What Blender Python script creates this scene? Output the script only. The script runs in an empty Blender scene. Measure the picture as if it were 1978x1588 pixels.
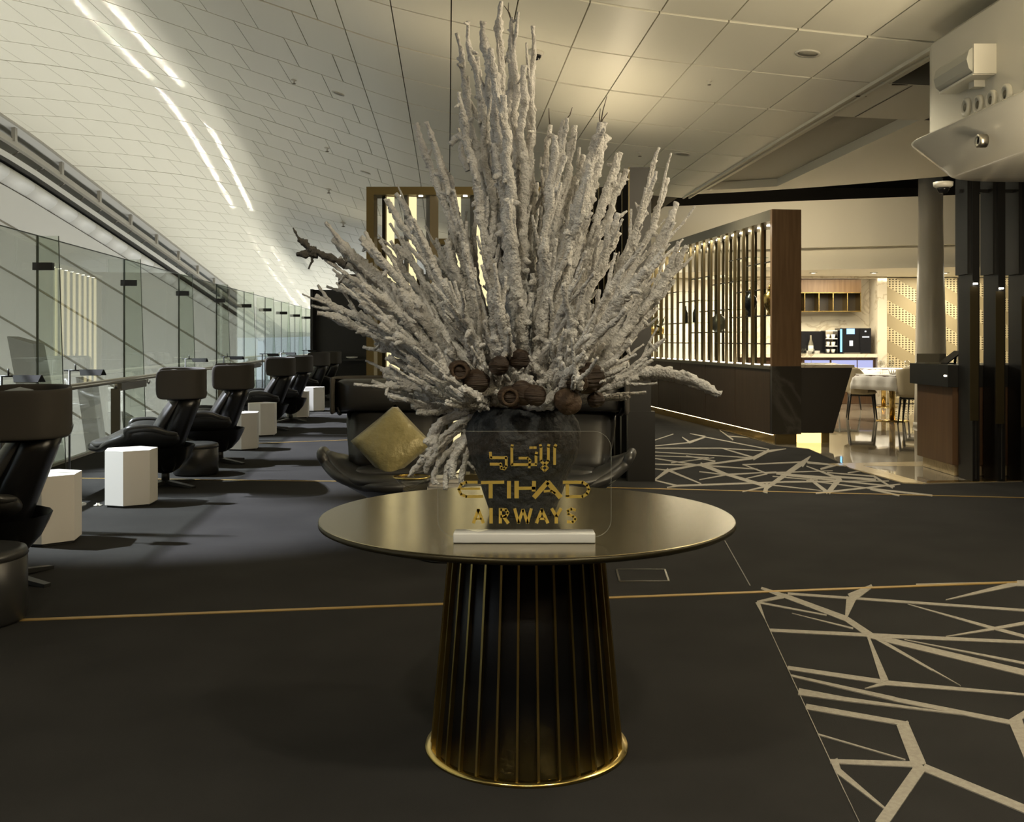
import bpy, bmesh, math, random
import numpy as np
from mathutils import Vector, Matrix, noise

# ------------------------------------------------------------------ camera, world, exposure
F = 1980.0; CX = 989.0; HY = 656.0; CH = 1.32           # focal length in pixels, principal column, horizon row, lens height
sc = bpy.context.scene
COL = sc.collection
cam = bpy.data.cameras.new('camera'); camo = bpy.data.objects.new('camera', cam); COL.objects.link(camo)
cam.sensor_fit = 'HORIZONTAL'; cam.sensor_width = 36.0; cam.lens = 36.0 * F / 1978.0
cam.shift_y = -(794.0 - HY) / 1978.0
cam.clip_start = 0.05; cam.clip_end = 300
camo.location = (0, 0, CH); camo.rotation_euler = (math.pi / 2, 0, 0)
sc.camera = camo
sc.view_settings.view_transform = 'Standard'; sc.view_settings.look = 'None'
sc.view_settings.exposure = 0.0; sc.view_settings.gamma = 1.0
sc.view_settings.use_curve_mapping = False
world = bpy.data.worlds.new('world'); sc.world = world; world.use_nodes = True
bg = world.node_tree.nodes['Background']
bg.inputs[0].default_value = (0.80, 0.90, 1.0, 1); bg.inputs[1].default_value = 0.75

cy = sc.cycles; cy.max_bounces = 7; cy.diffuse_bounces = 3; cy.glossy_bounces = 4; cy.transmission_bounces = 4; cy.transparent_max_bounces = 24
cy.caustics_reflective = False; cy.caustics_refractive = False; cy.adaptive_threshold = 0.08; cy.adaptive_min_samples = 16

WARM = (1.0, 0.83, 0.56); CREAM = (1.0, 0.9, 0.68); COOL = (0.86, 0.9, 1.0)

def light_area(name, loc, direction, sx, sy, power, color, spread=180, rz=None):
    l = bpy.data.lights.new(name, 'AREA'); l.shape = 'RECTANGLE'; l.size = sx; l.size_y = sy
    l.energy = power; l.color = color; l.spread = math.radians(spread)
    o = bpy.data.objects.new(name, l); COL.objects.link(o); o.location = loc
    d = Vector(direction).normalized()
    q = d.to_track_quat('-Z', 'Y'); m = q.to_matrix()
    if rz is not None:                       # long axis along the vector rz
        z = -d; x = Vector(rz).normalized(); x = (x - z * x.dot(z)).normalized(); y = z.cross(x)
        m = Matrix((x, y, z)).transposed()
    o.rotation_euler = m.to_euler()
    return o
def light_spot(name, loc, target, power, color, angle=60, blend=0.4, radius=0.04):
    l = bpy.data.lights.new(name, 'SPOT'); l.energy = power; l.color = color
    l.spot_size = math.radians(angle); l.spot_blend = blend; l.shadow_soft_size = radius
    o = bpy.data.objects.new(name, l); COL.objects.link(o); o.location = loc
    o.rotation_euler = (Vector(target) - Vector(loc)).to_track_quat('-Z', 'Y').to_euler()
    return o

# ------------------------------------------------------------------ helpers
def P(px, py, Y):
    return Vector(((px - CX) / F * Y, Y, CH - (py - HY) / F * Y))
def FP(px, py, z=0.0):
    Y = (CH - z) * F / (py - HY)
    return Vector(((px - CX) / F * Y, Y, z))

class MB:
    def __init__(s): s.v = []; s.f = []
    def add(s, vs, fs):
        n = len(s.v); s.v += [tuple(p) for p in vs]; s.f += [tuple(i + n for i in f) for f in fs]; return s
    def box(s, x0, x1, y0, y1, z0, z1):
        return s.add([(x0,y0,z0),(x1,y0,z0),(x1,y1,z0),(x0,y1,z0),(x0,y0,z1),(x1,y0,z1),(x1,y1,z1),(x0,y1,z1)],
                     [(0,3,2,1),(4,5,6,7),(0,1,5,4),(1,2,6,5),(2,3,7,6),(3,0,4,7)])
    def prism(s, poly, z0, z1):
        n = len(poly)
        vs = [(p[0], p[1], z0) for p in poly] + [(p[0], p[1], z1) for p in poly]
        return s.add(vs, [tuple(reversed(range(n))), tuple(range(n, 2*n))] + [(i, (i+1) % n, n + (i+1) % n, n + i) for i in range(n)])
    def lathe(s, prof, n=32, c=(0,0,0), cap=True, a0=0, sx=1, sy=1):
        vs = []; fs = []
        for r, z in prof:
            for i in range(n):
                a = a0 + 2*math.pi*i/n
                vs.append((c[0] + r*math.cos(a)*sx, c[1] + r*math.sin(a)*sy, c[2] + z))
        m = len(prof)
        for k in range(m-1):
            for i in range(n):
                j = (i+1) % n
                fs.append((k*n+i, k*n+j, (k+1)*n+j, (k+1)*n+i))
        if cap:
            fs.append(tuple(reversed(range(n)))); fs.append(tuple(range((m-1)*n, m*n)))
        return s.add(vs, fs)
    def tube(s, pts, rad, n=8, cap=True):
        pts = [Vector(p) for p in pts]
        if not hasattr(rad, '__len__'): rad = [rad]*len(pts)
        vs = []; fs = []; up = None
        for k, p in enumerate(pts):
            t = (pts[min(k+1, len(pts)-1)] - pts[max(k-1, 0)]).normalized()
            if up is None:
                up = Vector((0,0,1)) if abs(t.z) < 0.9 else Vector((1,0,0))
            a = (up - t*up.dot(t)).normalized(); b = t.cross(a); up = a
            for i in range(n):
                q = 2*math.pi*(i+.5)/n
                vs.append(p + (a*math.cos(q) + b*math.sin(q))*rad[k])
        for k in range(len(pts)-1):
            for i in range(n):
                j = (i+1) % n
                fs.append((k*n+i, k*n+j, (k+1)*n+j, (k+1)*n+i))
        if cap:
            fs.append(tuple(reversed(range(n)))); fs.append(tuple(range((len(pts)-1)*n, len(pts)*n)))
        return s.add(vs, fs)
    def grid(s, rows, closed=False):
        m = len(rows); n = len(rows[0]); vs = [p for r in rows for p in r]; fs = []
        for k in range(m-1):
            for i in range(n if closed else n-1):
                j = (i+1) % n
                fs.append((k*n+i, k*n+j, (k+1)*n+j, (k+1)*n+i))
        return s.add(vs, fs)
    def obox(s, a, b, w, z0, z1):              # upright slab standing along plan line a-b, width w centred on it
        a = Vector(a[:2]); b = Vector(b[:2]); d = (b-a).normalized(); n = Vector((-d.y, d.x))*w/2
        return s.prism([a-n, b-n, b+n, a+n], z0, z1)

def link(name, me, mat, parent=None, smooth=False):
    if mat: 
        me.materials.clear(); me.materials.append(mat)
    if smooth:
        me.polygons.foreach_set('use_smooth', [True]*len(me.polygons))
    o = bpy.data.objects.new(name, me); COL.objects.link(o)
    if parent: o.parent = parent
    return o
def build(name, mb, mat, parent=None, smooth=False, fix=True):
    me = bpy.data.meshes.new(name); me.from_pydata(mb.v, [], mb.f)
    if fix:
        bm = bmesh.new(); bm.from_mesh(me); bmesh.ops.recalc_face_normals(bm, faces=bm.faces); bm.to_mesh(me); bm.free()
    me.update()
    return link(name, me, mat, parent, smooth)
def rbox(name, size, loc, mat, parent=None, bev=0.02, seg=3, rot=None, smooth=True):
    bm = bmesh.new(); bmesh.ops.create_cube(bm, size=1.0)
    bmesh.ops.scale(bm, vec=size, verts=bm.verts)
    bmesh.ops.bevel(bm, geom=list(bm.edges), offset=bev, segments=seg, profile=0.5, affect='EDGES')
    if rot: bmesh.ops.transform(bm, matrix=rot, verts=bm.verts)
    bmesh.ops.translate(bm, vec=loc, verts=bm.verts)
    me = bpy.data.meshes.new(name); bm.to_mesh(me); bm.free()
    return link(name, me, mat, parent, smooth)
def tag(o, label=None, cat=None, group=None, kind=None):
    if label: o['label'] = label
    if cat: o['category'] = cat
    if group: o['group'] = group
    if kind: o['kind'] = kind
    return o
def thing(name, label, cat, loc=(0,0,0), rz=0.0, group=None):
    o = bpy.data.objects.new(name, None); COL.objects.link(o); o.location = loc; o.rotation_euler = (0,0,rz)
    o.empty_display_size = 0.1
    return tag(o, label, cat, group)
def struct(name, mb, mat, parent=None, smooth=False, fix=True):
    o = build(name, mb, mat, parent, smooth, fix)
    if not parent: o['kind'] = 'structure'
    return o
def copy_tree(o, parent=None):
    c = o.copy(); COL.objects.link(c); c.parent = parent
    for ch in list(o.children): copy_tree(ch, c)
    return c
def put(root, first, loc, rz, label, group=None, scale=1.0):
    o = root if first else copy_tree(root)
    o.location = loc; o.rotation_euler = (0,0,rz); o.scale = (scale,)*3
    o['label'] = label
    if group: o['group'] = group
    return o

# ------------------------------------------------------------------ materials
def mat(name, col, rough=0.5, metal=0.0, bump=None, var=None, spec=0.5, emit=None, coat=0.0, sheen=0.0, stretch=None):
    m = bpy.data.materials.new(name); m.use_nodes = True; nt = m.node_tree; b = nt.nodes['Principled BSDF']
    b.inputs['Base Color'].default_value = (*col, 1); b.inputs['Roughness'].default_value = rough
    b.inputs['Metallic'].default_value = metal; b.inputs['Specular IOR Level'].default_value = spec
    if coat: b.inputs['Coat Weight'].default_value = coat; b.inputs['Coat Roughness'].default_value = 0.1
    if sheen: b.inputs['Sheen Weight'].default_value = sheen
    if emit:
        b.inputs['Emission Color'].default_value = (*emit[0], 1); b.inputs['Emission Strength'].default_value = emit[1]
    tc = None
    def coords():
        nonlocal tc
        if tc is None:
            tc = nt.nodes.new('ShaderNodeTexCoord')
            mp = nt.nodes.new('ShaderNodeMapping')
            if stretch: mp.inputs['Scale'].default_value = stretch
            nt.links.new(tc.outputs['Object'], mp.inputs[0]); tc = mp
        return tc.outputs[0]
    if var:                                    # (scale, colour2, detail)
        n = nt.nodes.new('ShaderNodeTexNoise'); n.inputs['Scale'].default_value = var[0]
        n.inputs['Detail'].default_value = var[2] if len(var) > 2 else 4
        nt.links.new(coords(), n.inputs['Vector'])
        r = nt.nodes.new('ShaderNodeValToRGB'); r.color_ramp.elements[0].position = 0.35; r.color_ramp.elements[1].position = 0.65
        r.color_ramp.elements[0].color = (*col, 1); r.color_ramp.elements[1].color = (*var[1], 1)
        nt.links.new(n.outputs['Fac'], r.inputs[0]); nt.links.new(r.outputs[0], b.inputs['Base Color'])
    if bump:                                   # (scale, strength, distance)
        n = nt.nodes.new('ShaderNodeTexNoise'); n.inputs['Scale'].default_value = bump[0]; n.inputs['Detail'].default_value = 5
        nt.links.new(coords(), n.inputs['Vector'])
        bp = nt.nodes.new('ShaderNodeBump'); bp.inputs['Strength'].default_value = bump[1]; bp.inputs['Distance'].default_value = bump[2]
        nt.links.new(n.outputs['Fac'], bp.inputs['Height']); nt.links.new(bp.outputs[0], b.inputs['Normal'])
    return m
def emat(name, col, strength):
    m = bpy.data.materials.new(name); m.use_nodes = True; nt = m.node_tree; nt.nodes.clear()
    e = nt.nodes.new('ShaderNodeEmission'); e.inputs[0].default_value = (*col, 1); e.inputs[1].default_value = strength
    o = nt.nodes.new('ShaderNodeOutputMaterial'); nt.links.new(e.outputs[0], o.inputs[0]); return m
def glassmat(name, tint, refl=1.0, rough=0.0, ior=1.5):
    # thin clear sheet: mostly see-through, mirror-like by Fresnel
    m = bpy.data.materials.new(name); m.use_nodes = True; nt = m.node_tree; nt.nodes.clear()
    t = nt.nodes.new('ShaderNodeBsdfTransparent'); t.inputs[0].default_value = (*tint, 1)
    g = nt.nodes.new('ShaderNodeBsdfGlossy'); g.inputs['Roughness'].default_value = rough; g.inputs[0].default_value = (refl,)*3 + (1,)
    fr = nt.nodes.new('ShaderNodeFresnel')
    ge = nt.nodes.new('ShaderNodeNewGeometry'); mr = nt.nodes.new('ShaderNodeMapRange')     # same Fresnel curve on both faces of the sheet
    mr.inputs[3].default_value = ior; mr.inputs[4].default_value = 1.0/ior
    nt.links.new(ge.outputs['Backfacing'], mr.inputs[0]); nt.links.new(mr.outputs[0], fr.inputs[0])
    mx = nt.nodes.new('ShaderNodeMixShader'); o = nt.nodes.new('ShaderNodeOutputMaterial')
    nt.links.new(fr.outputs[0], mx.inputs[0]); nt.links.new(t.outputs[0], mx.inputs[1]); nt.links.new(g.outputs[0], mx.inputs[2])
    nt.links.new(mx.outputs[0], o.inputs[0]); return m
def woodmat(name, c1, c2, rough=0.45):
    m = mat(name, c1, rough, var=(3.0, c2, 6), stretch=(9, 9, 0.7)); return m
def marblemat(name, base, vein, rough=0.12, scale=1.2):
    m = bpy.data.materials.new(name); m.use_nodes = True; nt = m.node_tree; b = nt.nodes['Principled BSDF']
    b.inputs['Roughness'].default_value = rough
    tc = nt.nodes.new('ShaderNodeTexCoord')
    n = nt.nodes.new('ShaderNodeTexNoise'); n.inputs['Scale'].default_value = scale; n.inputs['Detail'].default_value = 8; n.inputs['Distortion'].default_value = 1.6
    nt.links.new(tc.outputs['Object'], n.inputs['Vector'])
    r = nt.nodes.new('ShaderNodeValToRGB'); e = r.color_ramp.elements
    e[0].position = 0.47; e[0].color = (*base, 1); e[1].position = 0.53; e[1].color = (*base, 1)
    k = e.new(0.5); k.color = (*vein, 1)
    nt.links.new(n.outputs['Fac'], r.inputs[0]); nt.links.new(r.outputs[0], b.inputs['Base Color']); return m

M = {}
M['carpet'] = mat('charcoal carpet', (0.0285,0.0275,0.0262), 0.95, bump=(420, 0.7, 0.004), var=(2.2, (0.0350,0.0338,0.0322), 6), spec=0.08, sheen=0.0)
M['carpet_line'] = mat('cream carpet inlay', (0.40,0.37,0.31), 0.95, bump=(300, 0.8, 0.004), var=(60, (0.34,0.31,0.26), 3), spec=0.1)
M['seam'] = mat('carpet seam', (0.22,0.21,0.19), 0.9)
M['brass_strip'] = mat('flat brass strip', (0.42,0.28,0.09), 0.5, 0.35)
M['tile'] = mat('cream metal ceiling tile', (0.80,0.775,0.66), 0.42, bump=(1.2, 0.10, 0.05))
M['gap'] = mat('shadow gap', (0.075,0.066,0.045), 0.8)
M['plaster'] = mat('cream plaster', (0.80,0.76,0.64), 0.6)
M['greyrecess'] = mat('unlit grey soffit', (0.36,0.34,0.28), 0.7)  # shade of the unlit recess is put into this colour
M['facade'] = mat('white wall cladding', (0.53,0.525,0.49), 0.5)
M['traygrey'] = mat('grey tray metal', (0.34,0.32,0.27), 0.5)
M['darkline'] = mat('dark joint', (0.03,0.028,0.022), 0.8)
M['wallgroove'] = mat('wall groove', (0.20,0.185,0.14), 0.8)
M['glass'] = glassmat('clear green glass', (0.885,0.905,0.875), 1.0)
M['fin'] = glassmat('glass fin', (0.90,0.93,0.89), 0.6)
M['glassedge'] = mat('dark glass edge', (0.05,0.06,0.045), 0.3)
M['blackmetal'] = mat('black metal', (0.012,0.012,0.011), 0.42)
M['blackpanel'] = mat('black lacquer panel', (0.010,0.0095,0.0085), 0.38)
M['steel'] = mat('brushed steel', (0.52,0.49,0.42), 0.3, 1.0)
M['railpost'] = mat('bronze grey post', (0.17,0.155,0.115), 0.4, 0.6)
M['lampblack'] = mat('matt black lamp', (0.012,0.012,0.011), 0.8, spec=0.15)
M['leather'] = mat('black leather', (0.030,0.0295,0.028), 0.33, bump=(260, 0.12, 0.002))
M['shell'] = mat('brown black shell', (0.030,0.026,0.020), 0.75, bump=(500, 0.2, 0.002))
M['shellgloss'] = mat('black shell underside', (0.006,0.006,0.0065), 0.3)
M['sidetable'] = mat('white lacquer', (0.72,0.70,0.66), 0.45)
M['gold_top'] = None
M['base_dark'] = mat('black leather table base', (0.0065,0.0065,0.0078), 0.45, bump=(150, 0.15, 0.002))
M['brass_rib'] = mat('aged brass rib', (0.36,0.27,0.09), 0.36, 1.0)
M['brass'] = mat('polished brass', (0.62,0.47,0.16), 0.22, 1.0)
M['table_edge'] = mat('dark table edge', (0.035,0.028,0.012), 0.4, 0.6)
M['vase'] = mat('slate black vase', (0.018,0.021,0.024), 0.62, bump=(26, 0.9, 0.03), var=(7, (0.030,0.034,0.038), 5))
M['flock'] = mat('white flocked bark', (0.84,0.825,0.80), 0.95, bump=(130, 1.0, 0.012), var=(14, (0.72,0.70,0.67), 5), spec=0.15, sheen=0.3)
M['twig'] = mat('bare dark twig', (0.07,0.055,0.04), 0.8)
M['twigash'] = mat('ash grey bare bark', (0.10,0.092,0.08), 0.9, bump=(90,1.0,0.01))
M['pod'] = mat('dark brown seed pod', (0.026,0.0145,0.008), 0.6, bump=(9, 0.8, 0.03), var=(6, (0.046,0.026,0.013), 4), stretch=(1,1,9))
M['podcut'] = mat('pale brown pod', (0.062,0.035,0.016), 0.7, bump=(60, 0.8, 0.01))
M['acrylic'] = glassmat('clear acrylic', (0.985,0.985,0.975), 1.0, ior=1.42)
M['acrylic_edge'] = mat('acrylic edge', (0.30,0.31,0.28), 0.15)
M['white_acrylic'] = mat('white acrylic block', (0.74,0.74,0.72), 0.12, coat=0.5)
M['gold_letter'] = mat('gold mirror letter', (1.0,0.74,0.18), 0.34, 0.7)
M['gold_fabric'] = mat('gold satin cushion', (0.30,0.255,0.105), 0.38, 0.15, bump=(5, 0.8, 0.05), sheen=0.4)
M['goldframe'] = mat('bronze gold frame', (0.20,0.155,0.065), 0.38, 0.7)
M['slatdark'] = mat('dark bronze slat', (0.055,0.042,0.018), 0.42, 0.5)
M['slatglow'] = emat('glowing slat face', (1.0,0.85,0.46), 1.15)  # emission in the slat faces replaces light falling on them from above
M['led'] = emat('warm led', (1.0,0.78,0.42), 9.0)
M['ledw'] = emat('white led lens', (1.0,0.93,0.78), 14.0)
M['wood'] = woodmat('dark walnut veneer', (0.095,0.050,0.024), (0.125,0.068,0.033))
M['woodpanel'] = woodmat('brown veneer panel', (0.054,0.034,0.018), (0.070,0.045,0.025))
M['woodlite'] = woodmat('mid walnut', (0.165,0.095,0.045), (0.215,0.13,0.065))
M['darkstone'] = marblemat('dark stone', (0.040,0.036,0.030), (0.085,0.08,0.07), 0.3, 0.6)
M['blackbrown'] = mat('black brown counter', (0.022,0.017,0.012), 0.5)
M['marble'] = marblemat('cream marble', (0.70,0.63,0.50), (0.52,0.44,0.32), 0.18, 1.3)
M['floor_marble'] = marblemat('polished marble floor', (0.30,0.26,0.20), (0.22,0.19,0.14), 0.03, 0.9)
M['floor_cream'] = marblemat('cream marble border', (0.62,0.50,0.31), (0.5,0.4,0.25), 0.12, 2.0)
M['goldmetal'] = mat('gold metal', (0.70,0.50,0.18), 0.25, 1.0)
M['bronzeslat'] = mat('antique gold slat', (0.26,0.205,0.105), 0.3, 0.9)
M['bargrey'] = mat('bronze counter trim', (0.22,0.20,0.15), 0.35, 0.6)
M['shelfglass'] = glassmat('shelf glass', (0.85,0.9,0.86), 0.8)
M['creamchair'] = mat('cream upholstery', (0.50,0.43,0.30), 0.8, bump=(200,0.2,0.003))
M['chairleg'] = mat('dark grey leg', (0.018,0.018,0.017), 0.5)
M['cloth'] = mat('white tablecloth', (0.80,0.78,0.76), 0.9, bump=(40, 0.2, 0.004))
M['clearglass'] = glassmat('drinking glass', (0.93,0.93,0.92), 1.0)
M['porcelain'] = mat('white porcelain', (0.80,0.78,0.72), 0.25)
M['machine'] = mat('black machine', (0.012,0.012,0.014), 0.25)
M['screen_blue'] = emat('blue screen', (0.25,0.45,1.0), 3.0)
M['strip_blue'] = emat('blue light strip', (0.22,0.6,1.0), 2.6)
M['icon'] = emat('white screen icon', (0.95,0.95,0.9), 1.3)
M['column'] = mat('white column', (0.74,0.70,0.61), 0.28)
M['podwhite'] = mat('off white pod', (0.62,0.60,0.53), 0.22)
M['speaker'] = mat('grey white speaker grille', (0.38,0.38,0.34), 0.6)
M['whiteplastic'] = mat('white plastic', (0.62,0.60,0.53), 0.4)
M['camblack'] = mat('black dome', (0.008,0.008,0.009), 0.12)
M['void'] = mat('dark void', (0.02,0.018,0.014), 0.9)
M['strut'] = mat('grey steel beam', (0.24,0.24,0.22), 0.5)
M['canopy'] = mat('far grey canopy', (0.20,0.205,0.19), 0.6)
M['paper'] = mat('book pages and cover', (0.55,0.52,0.47), 0.6)
M['greenery'] = mat('dark green leaves', (0.06,0.07,0.02), 0.6)

# brushed bronze table top, streaky roughness
m = bpy.data.materials.new('brushed bronze top'); m.use_nodes = True; nt = m.node_tree; b = nt.nodes['Principled BSDF']
b.inputs['Base Color'].default_value = (0.40,0.345,0.215,1); b.inputs['Metallic'].default_value = 0.92; b.inputs['Roughness'].default_value = 0.27
tc = nt.nodes.new('ShaderNodeTexCoord'); n = nt.nodes.new('ShaderNodeTexNoise'); n.inputs['Scale'].default_value = 160; n.inputs['Detail'].default_value = 4
nt.links.new(tc.outputs['Object'], n.inputs['Vector'])
bp = nt.nodes.new('ShaderNodeBump'); bp.inputs['Strength'].default_value = 0.10; bp.inputs['Distance'].default_value = 0.001
nt.links.new(n.outputs['Fac'], bp.inputs['Height']); nt.links.new(bp.outputs[0], b.inputs['Normal'])
n2 = nt.nodes.new('ShaderNodeTexNoise'); n2.inputs['Scale'].default_value = 3; n2.inputs['Detail'].default_value = 6
nt.links.new(tc.outputs['Object'], n2.inputs['Vector'])
mr = nt.nodes.new('ShaderNodeMapRange'); mr.inputs[3].default_value = 0.17; mr.inputs[4].default_value = 0.22
nt.links.new(n2.outputs['Fac'], mr.inputs[0]); nt.links.new(mr.outputs[0], b.inputs['Roughness'])
M['gold_top'] = m

# perforated cream panel: slanted bands of small holes
def perfmat():
    m = bpy.data.materials.new('perforated cream panel'); m.use_nodes = True; nt = m.node_tree; b = nt.nodes['Principled BSDF']
    b.inputs['Roughness'].default_value = 0.5
    tc = nt.nodes.new('ShaderNodeTexCoord'); sp = nt.nodes.new('ShaderNodeSeparateXYZ'); nt.links.new(tc.outputs['Object'], sp.inputs[0])
    def math_(op, a, bb=None, c=None):
        k = nt.nodes.new('ShaderNodeMath'); k.operation = op
        for i, q in enumerate((a, bb, c)):
            if q is None: continue
            if isinstance(q, (int, float)): k.inputs[i].default_value = q
            else: nt.links.new(q, k.inputs[i])
        return k.outputs[0]
    sl = math_('ADD', sp.outputs['Z'], math_('MULTIPLY', sp.outputs['X'], 0.58))        # bands fall to the right
    band = math_('GREATER_THAN', math_('FRACT', math_('MULTIPLY', sl, 1.85)), 0.50)
    hz = math_('FRACT', math_('MULTIPLY', sp.outputs['Z'], 21)); hx = math_('FRACT', math_('MULTIPLY', sp.outputs['X'], 15))
    d = math_('ADD', math_('POWER', math_('SUBTRACT', hz, 0.5), 2), math_('POWER', math_('SUBTRACT', hx, 0.5), 2))
    hole = math_('MULTIPLY', math_('LESS_THAN', d, 0.085), band)
    mx = nt.nodes.new('ShaderNodeMix'); mx.data_type = 'RGBA'
    mx.inputs[6].default_value = (0.40,0.325,0.19,1); mx.inputs[7].default_value = (0.10,0.07,0.03,1)
    nt.links.new(hole, mx.inputs[0])
    m2 = nt.nodes.new('ShaderNodeMix'); m2.data_type = 'RGBA'; m2.inputs[7].default_value = (0.66,0.57,0.36,1)
    lit = math_('MULTIPLY', band, math_('SUBTRACT', 1.0, hole))
    nt.links.new(lit, m2.inputs[0]); nt.links.new(mx.outputs[2], m2.inputs[6])
    nt.links.new(m2.outputs[2], b.inputs['Base Color']); return m
M['perf'] = perfmat()
for k in ('ledw','icon','screen_blue','strip_blue'): M[k].cycles.emission_sampling = 'NONE'      # tiny lenses: shown, too small to sample as lamps
random.seed(7); rng = np.random.default_rng(7)
# ------------------------------------------------------------------ large lights (room lamps and added fill)
# added warm fill lights under the lounge ceiling around and behind the camera, and above the rugs at the right
for i, (x, y, z, p) in enumerate(((-1.6,0.2,4.25,68),(1.6,0.6,3.95,70),(0.2,-2.6,4.1,120),(3.0,4.2,3.7,28),(2.5,8.68,3.72,48),(2.27,13.5,3.72,62))):
    light_area('lounge_fill', (x,y,z), (0,0,-1), .35, .35, p, CREAM, 130)
# cool track spots under the vault, raking over the chairs from beyond the glass
for y in (7.4,9.8,12.6,15.6,18.6):
    light_spot('track_spot', (-6.9-.05*y,y+.25,5.35), (-2.75-.03*y,y,0.2), 8600, COOL, 24, .6, .06)
# concourse light strip one storey down, outside the glass: floods the vault and the far wall; the slab edge cuts it off
SL = lambda Y: (-4.72 - 0.05*Y - 0.26*max(0.0, min(1.0, (23-Y)/12)), Y, -3.0)
for k in range(14):
    Y0 = 0.0 + 4*k; a = Vector(SL(Y0)); b2 = Vector(SL(Y0+4)); d = b2-a
    light_area('concourse_strip', (a+b2)/2, (-.45,0,1), d.length, .04, 146, (1.0,.975,.885), 180, d)
# added unseen fill at floor level along the glass, washing the roof of the lounge
light_area('roof_fill', (-3.12-.0894*15,15,.03), (.25,0,1), 20.0, .03, 58, (1.0,.95,.82), 150, (-.0894,1,0))
light_area('far_roof_fill', (-3.0,25.5,2.62), (0,0,1), 3.0, .1, 14, CREAM)  # added fill above the black block, brightens the far ceiling
# dining room
for x, y in ((3.2,19.8),(3.9,18.6),(4.4,20.2),(5.2,17.6),(7.4,18.2),(9.6,17.6),(6.4,20.0),(8.6,20.0)):
    light_area('dining_light', (x,y,2.57), (0,0,-1), .7, .7, 50, CREAM)
light_area('cornice_light', (8.2,20.72,2.55), (0,.45,-1), 6.0, .05, 8, CREAM)
# uplights on top of the screens; then the bar shelf light and added fill
light_area('screen_uplight', (-.4,9.75,2.80), (0,0,1), 1.7, .08, 9, WARM)
light_area('fin_uplight', (1.0,11.0,3.0), (0,0,1), .1, 2.6, 14, WARM)
light_area('fascia_fill', (4.05,16.4,3.70), (.3,.85,-.45), 2.2, .08, 36, WARM, 150, (1,-.72,0))  # added fill at the ceiling edge, washes the fascia
light_area('bar_shelf_light', (3.0,16.6,2.79), (0,0,-1), .12, 7.0, 40, CREAM)
light_area('right_ceiling_fill', (2.95,3.1,2.5), (-.45,.45,.75), 5.0, .06, 285, WARM, 180, (-.037,1,0))  # added fill outside the view, brightens the ceiling at the right
light_area('back_ceiling_fill', (1.0,-3.0,2.2), (0,.05,1), 7.0, .2, 560, WARM, 110)  # added fill behind the camera, aimed up at the ceiling
# ------------------------------------------------------------------ ceiling surface
US = [-12.0,-8.9,-8.2,-7.65,-7.08,-6.5,-5.94,-5.0,-3.63,-2.45,-1.5,-0.57,0.4,1.31,2.96,4.2,6.0,16.0]
HS = [4.50,4.585,4.60,4.605,4.59,4.56,4.49,4.33,4.02,3.71,3.43,3.13,2.90,2.71,2.50,2.39,2.33,2.30]
def fu(u):
    # smooth (Catmull-Rom style) interpolation of the roof section
    u = max(US[0], min(US[-1]-1e-6, u)); k = 0
    while US[k+1] < u: k += 1
    x0, x1, y0, y1 = US[k], US[k+1], HS[k], HS[k+1]
    def sl(i):
        a = max(i-1, 0); b = min(i+1, len(US)-1); return (HS[b]-HS[a])/(US[b]-US[a])
    h = x1-x0; t = (u-x0)/h; m0, m1 = sl(k)*h, sl(k+1)*h
    return (2*t**3-3*t**2+1)*y0 + (t**3-2*t**2+t)*m0 + (-2*t**3+3*t**2)*y1 + (t**3-t**2)*m1
def gY(Y):
    if Y < 17: return 1.0
    if Y < 23: return 1.0 - 0.0247*(Y-17)**2/12.0
    return 1.0 - 0.0247*3.0 - 0.0247*(Y-23)
def ZC(u, Y): return CH + fu(u)*gY(Y)
def CP(u, Y, dz=0.0): return (u - 0.0625*Y, Y, ZC(u, Y) + dz)
UL = -8.9; UE = 3.97; TW = 0.563; TD = 1.3

# backing sheet (dark shadow gap) with the tiles as parts below it
def frange(a, b, s):
    out = []; x = a
    while x < b - 1e-6: out.append(x); x += s
    out.append(b); return out
mb = MB(); us = frange(UL, UE, 0.4)
mb.grid([[CP(u, Y, 0.05) for u in us] for Y in frange(-6, 57.5, 1.0)])
mb.grid([[CP(u, Y, 0.09) for u in us] for Y in frange(-6, 57.5, 1.0)])
ceiling = struct('ceiling', mb, M['gap'], fix=False)
rows = [8.3 + TD*k for k in range(-3, 40)]
thick = {0, 2, 8, 14, 20}
tiles = []
def skew(u):                      # the cross joints swing towards the viewer on the vault
    q = max(0.0, -1.2-u); return -.30*q*min(1.0, .25+q/4)
def tile_mesh(u0, u1, Y0, Y1):
    n = 1 if u0 > -0.9 else 2
    rows_ = [[CP(u0+(u1-u0)*i/2, Y0+(Y1-Y0)*j/n+skew(u0+(u1-u0)*i/2)) for i in range(3)] for j in range(n+1)]
    mb = MB(); top = [p for r in rows_ for p in r]; w = 3; N = len(top)
    vs = top + [(p[0], p[1], p[2]+0.035) for p in top]; fs = []
    for j in range(n):
        for i in range(2):
            a = j*w+i; fs.append((a, a+w, a+w+1, a+1))
    ring = [0,1,2] + [w*j+2 for j in range(1, n+1)] + [w*n+1, w*n] + [w*j for j in range(n-1, 0, -1)]
    for q in range(len(ring)):
        a, b2 = ring[q], ring[(q+1) % len(ring)]; fs.append((a, b2, b2+N, a+N))
    return vs, fs
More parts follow.
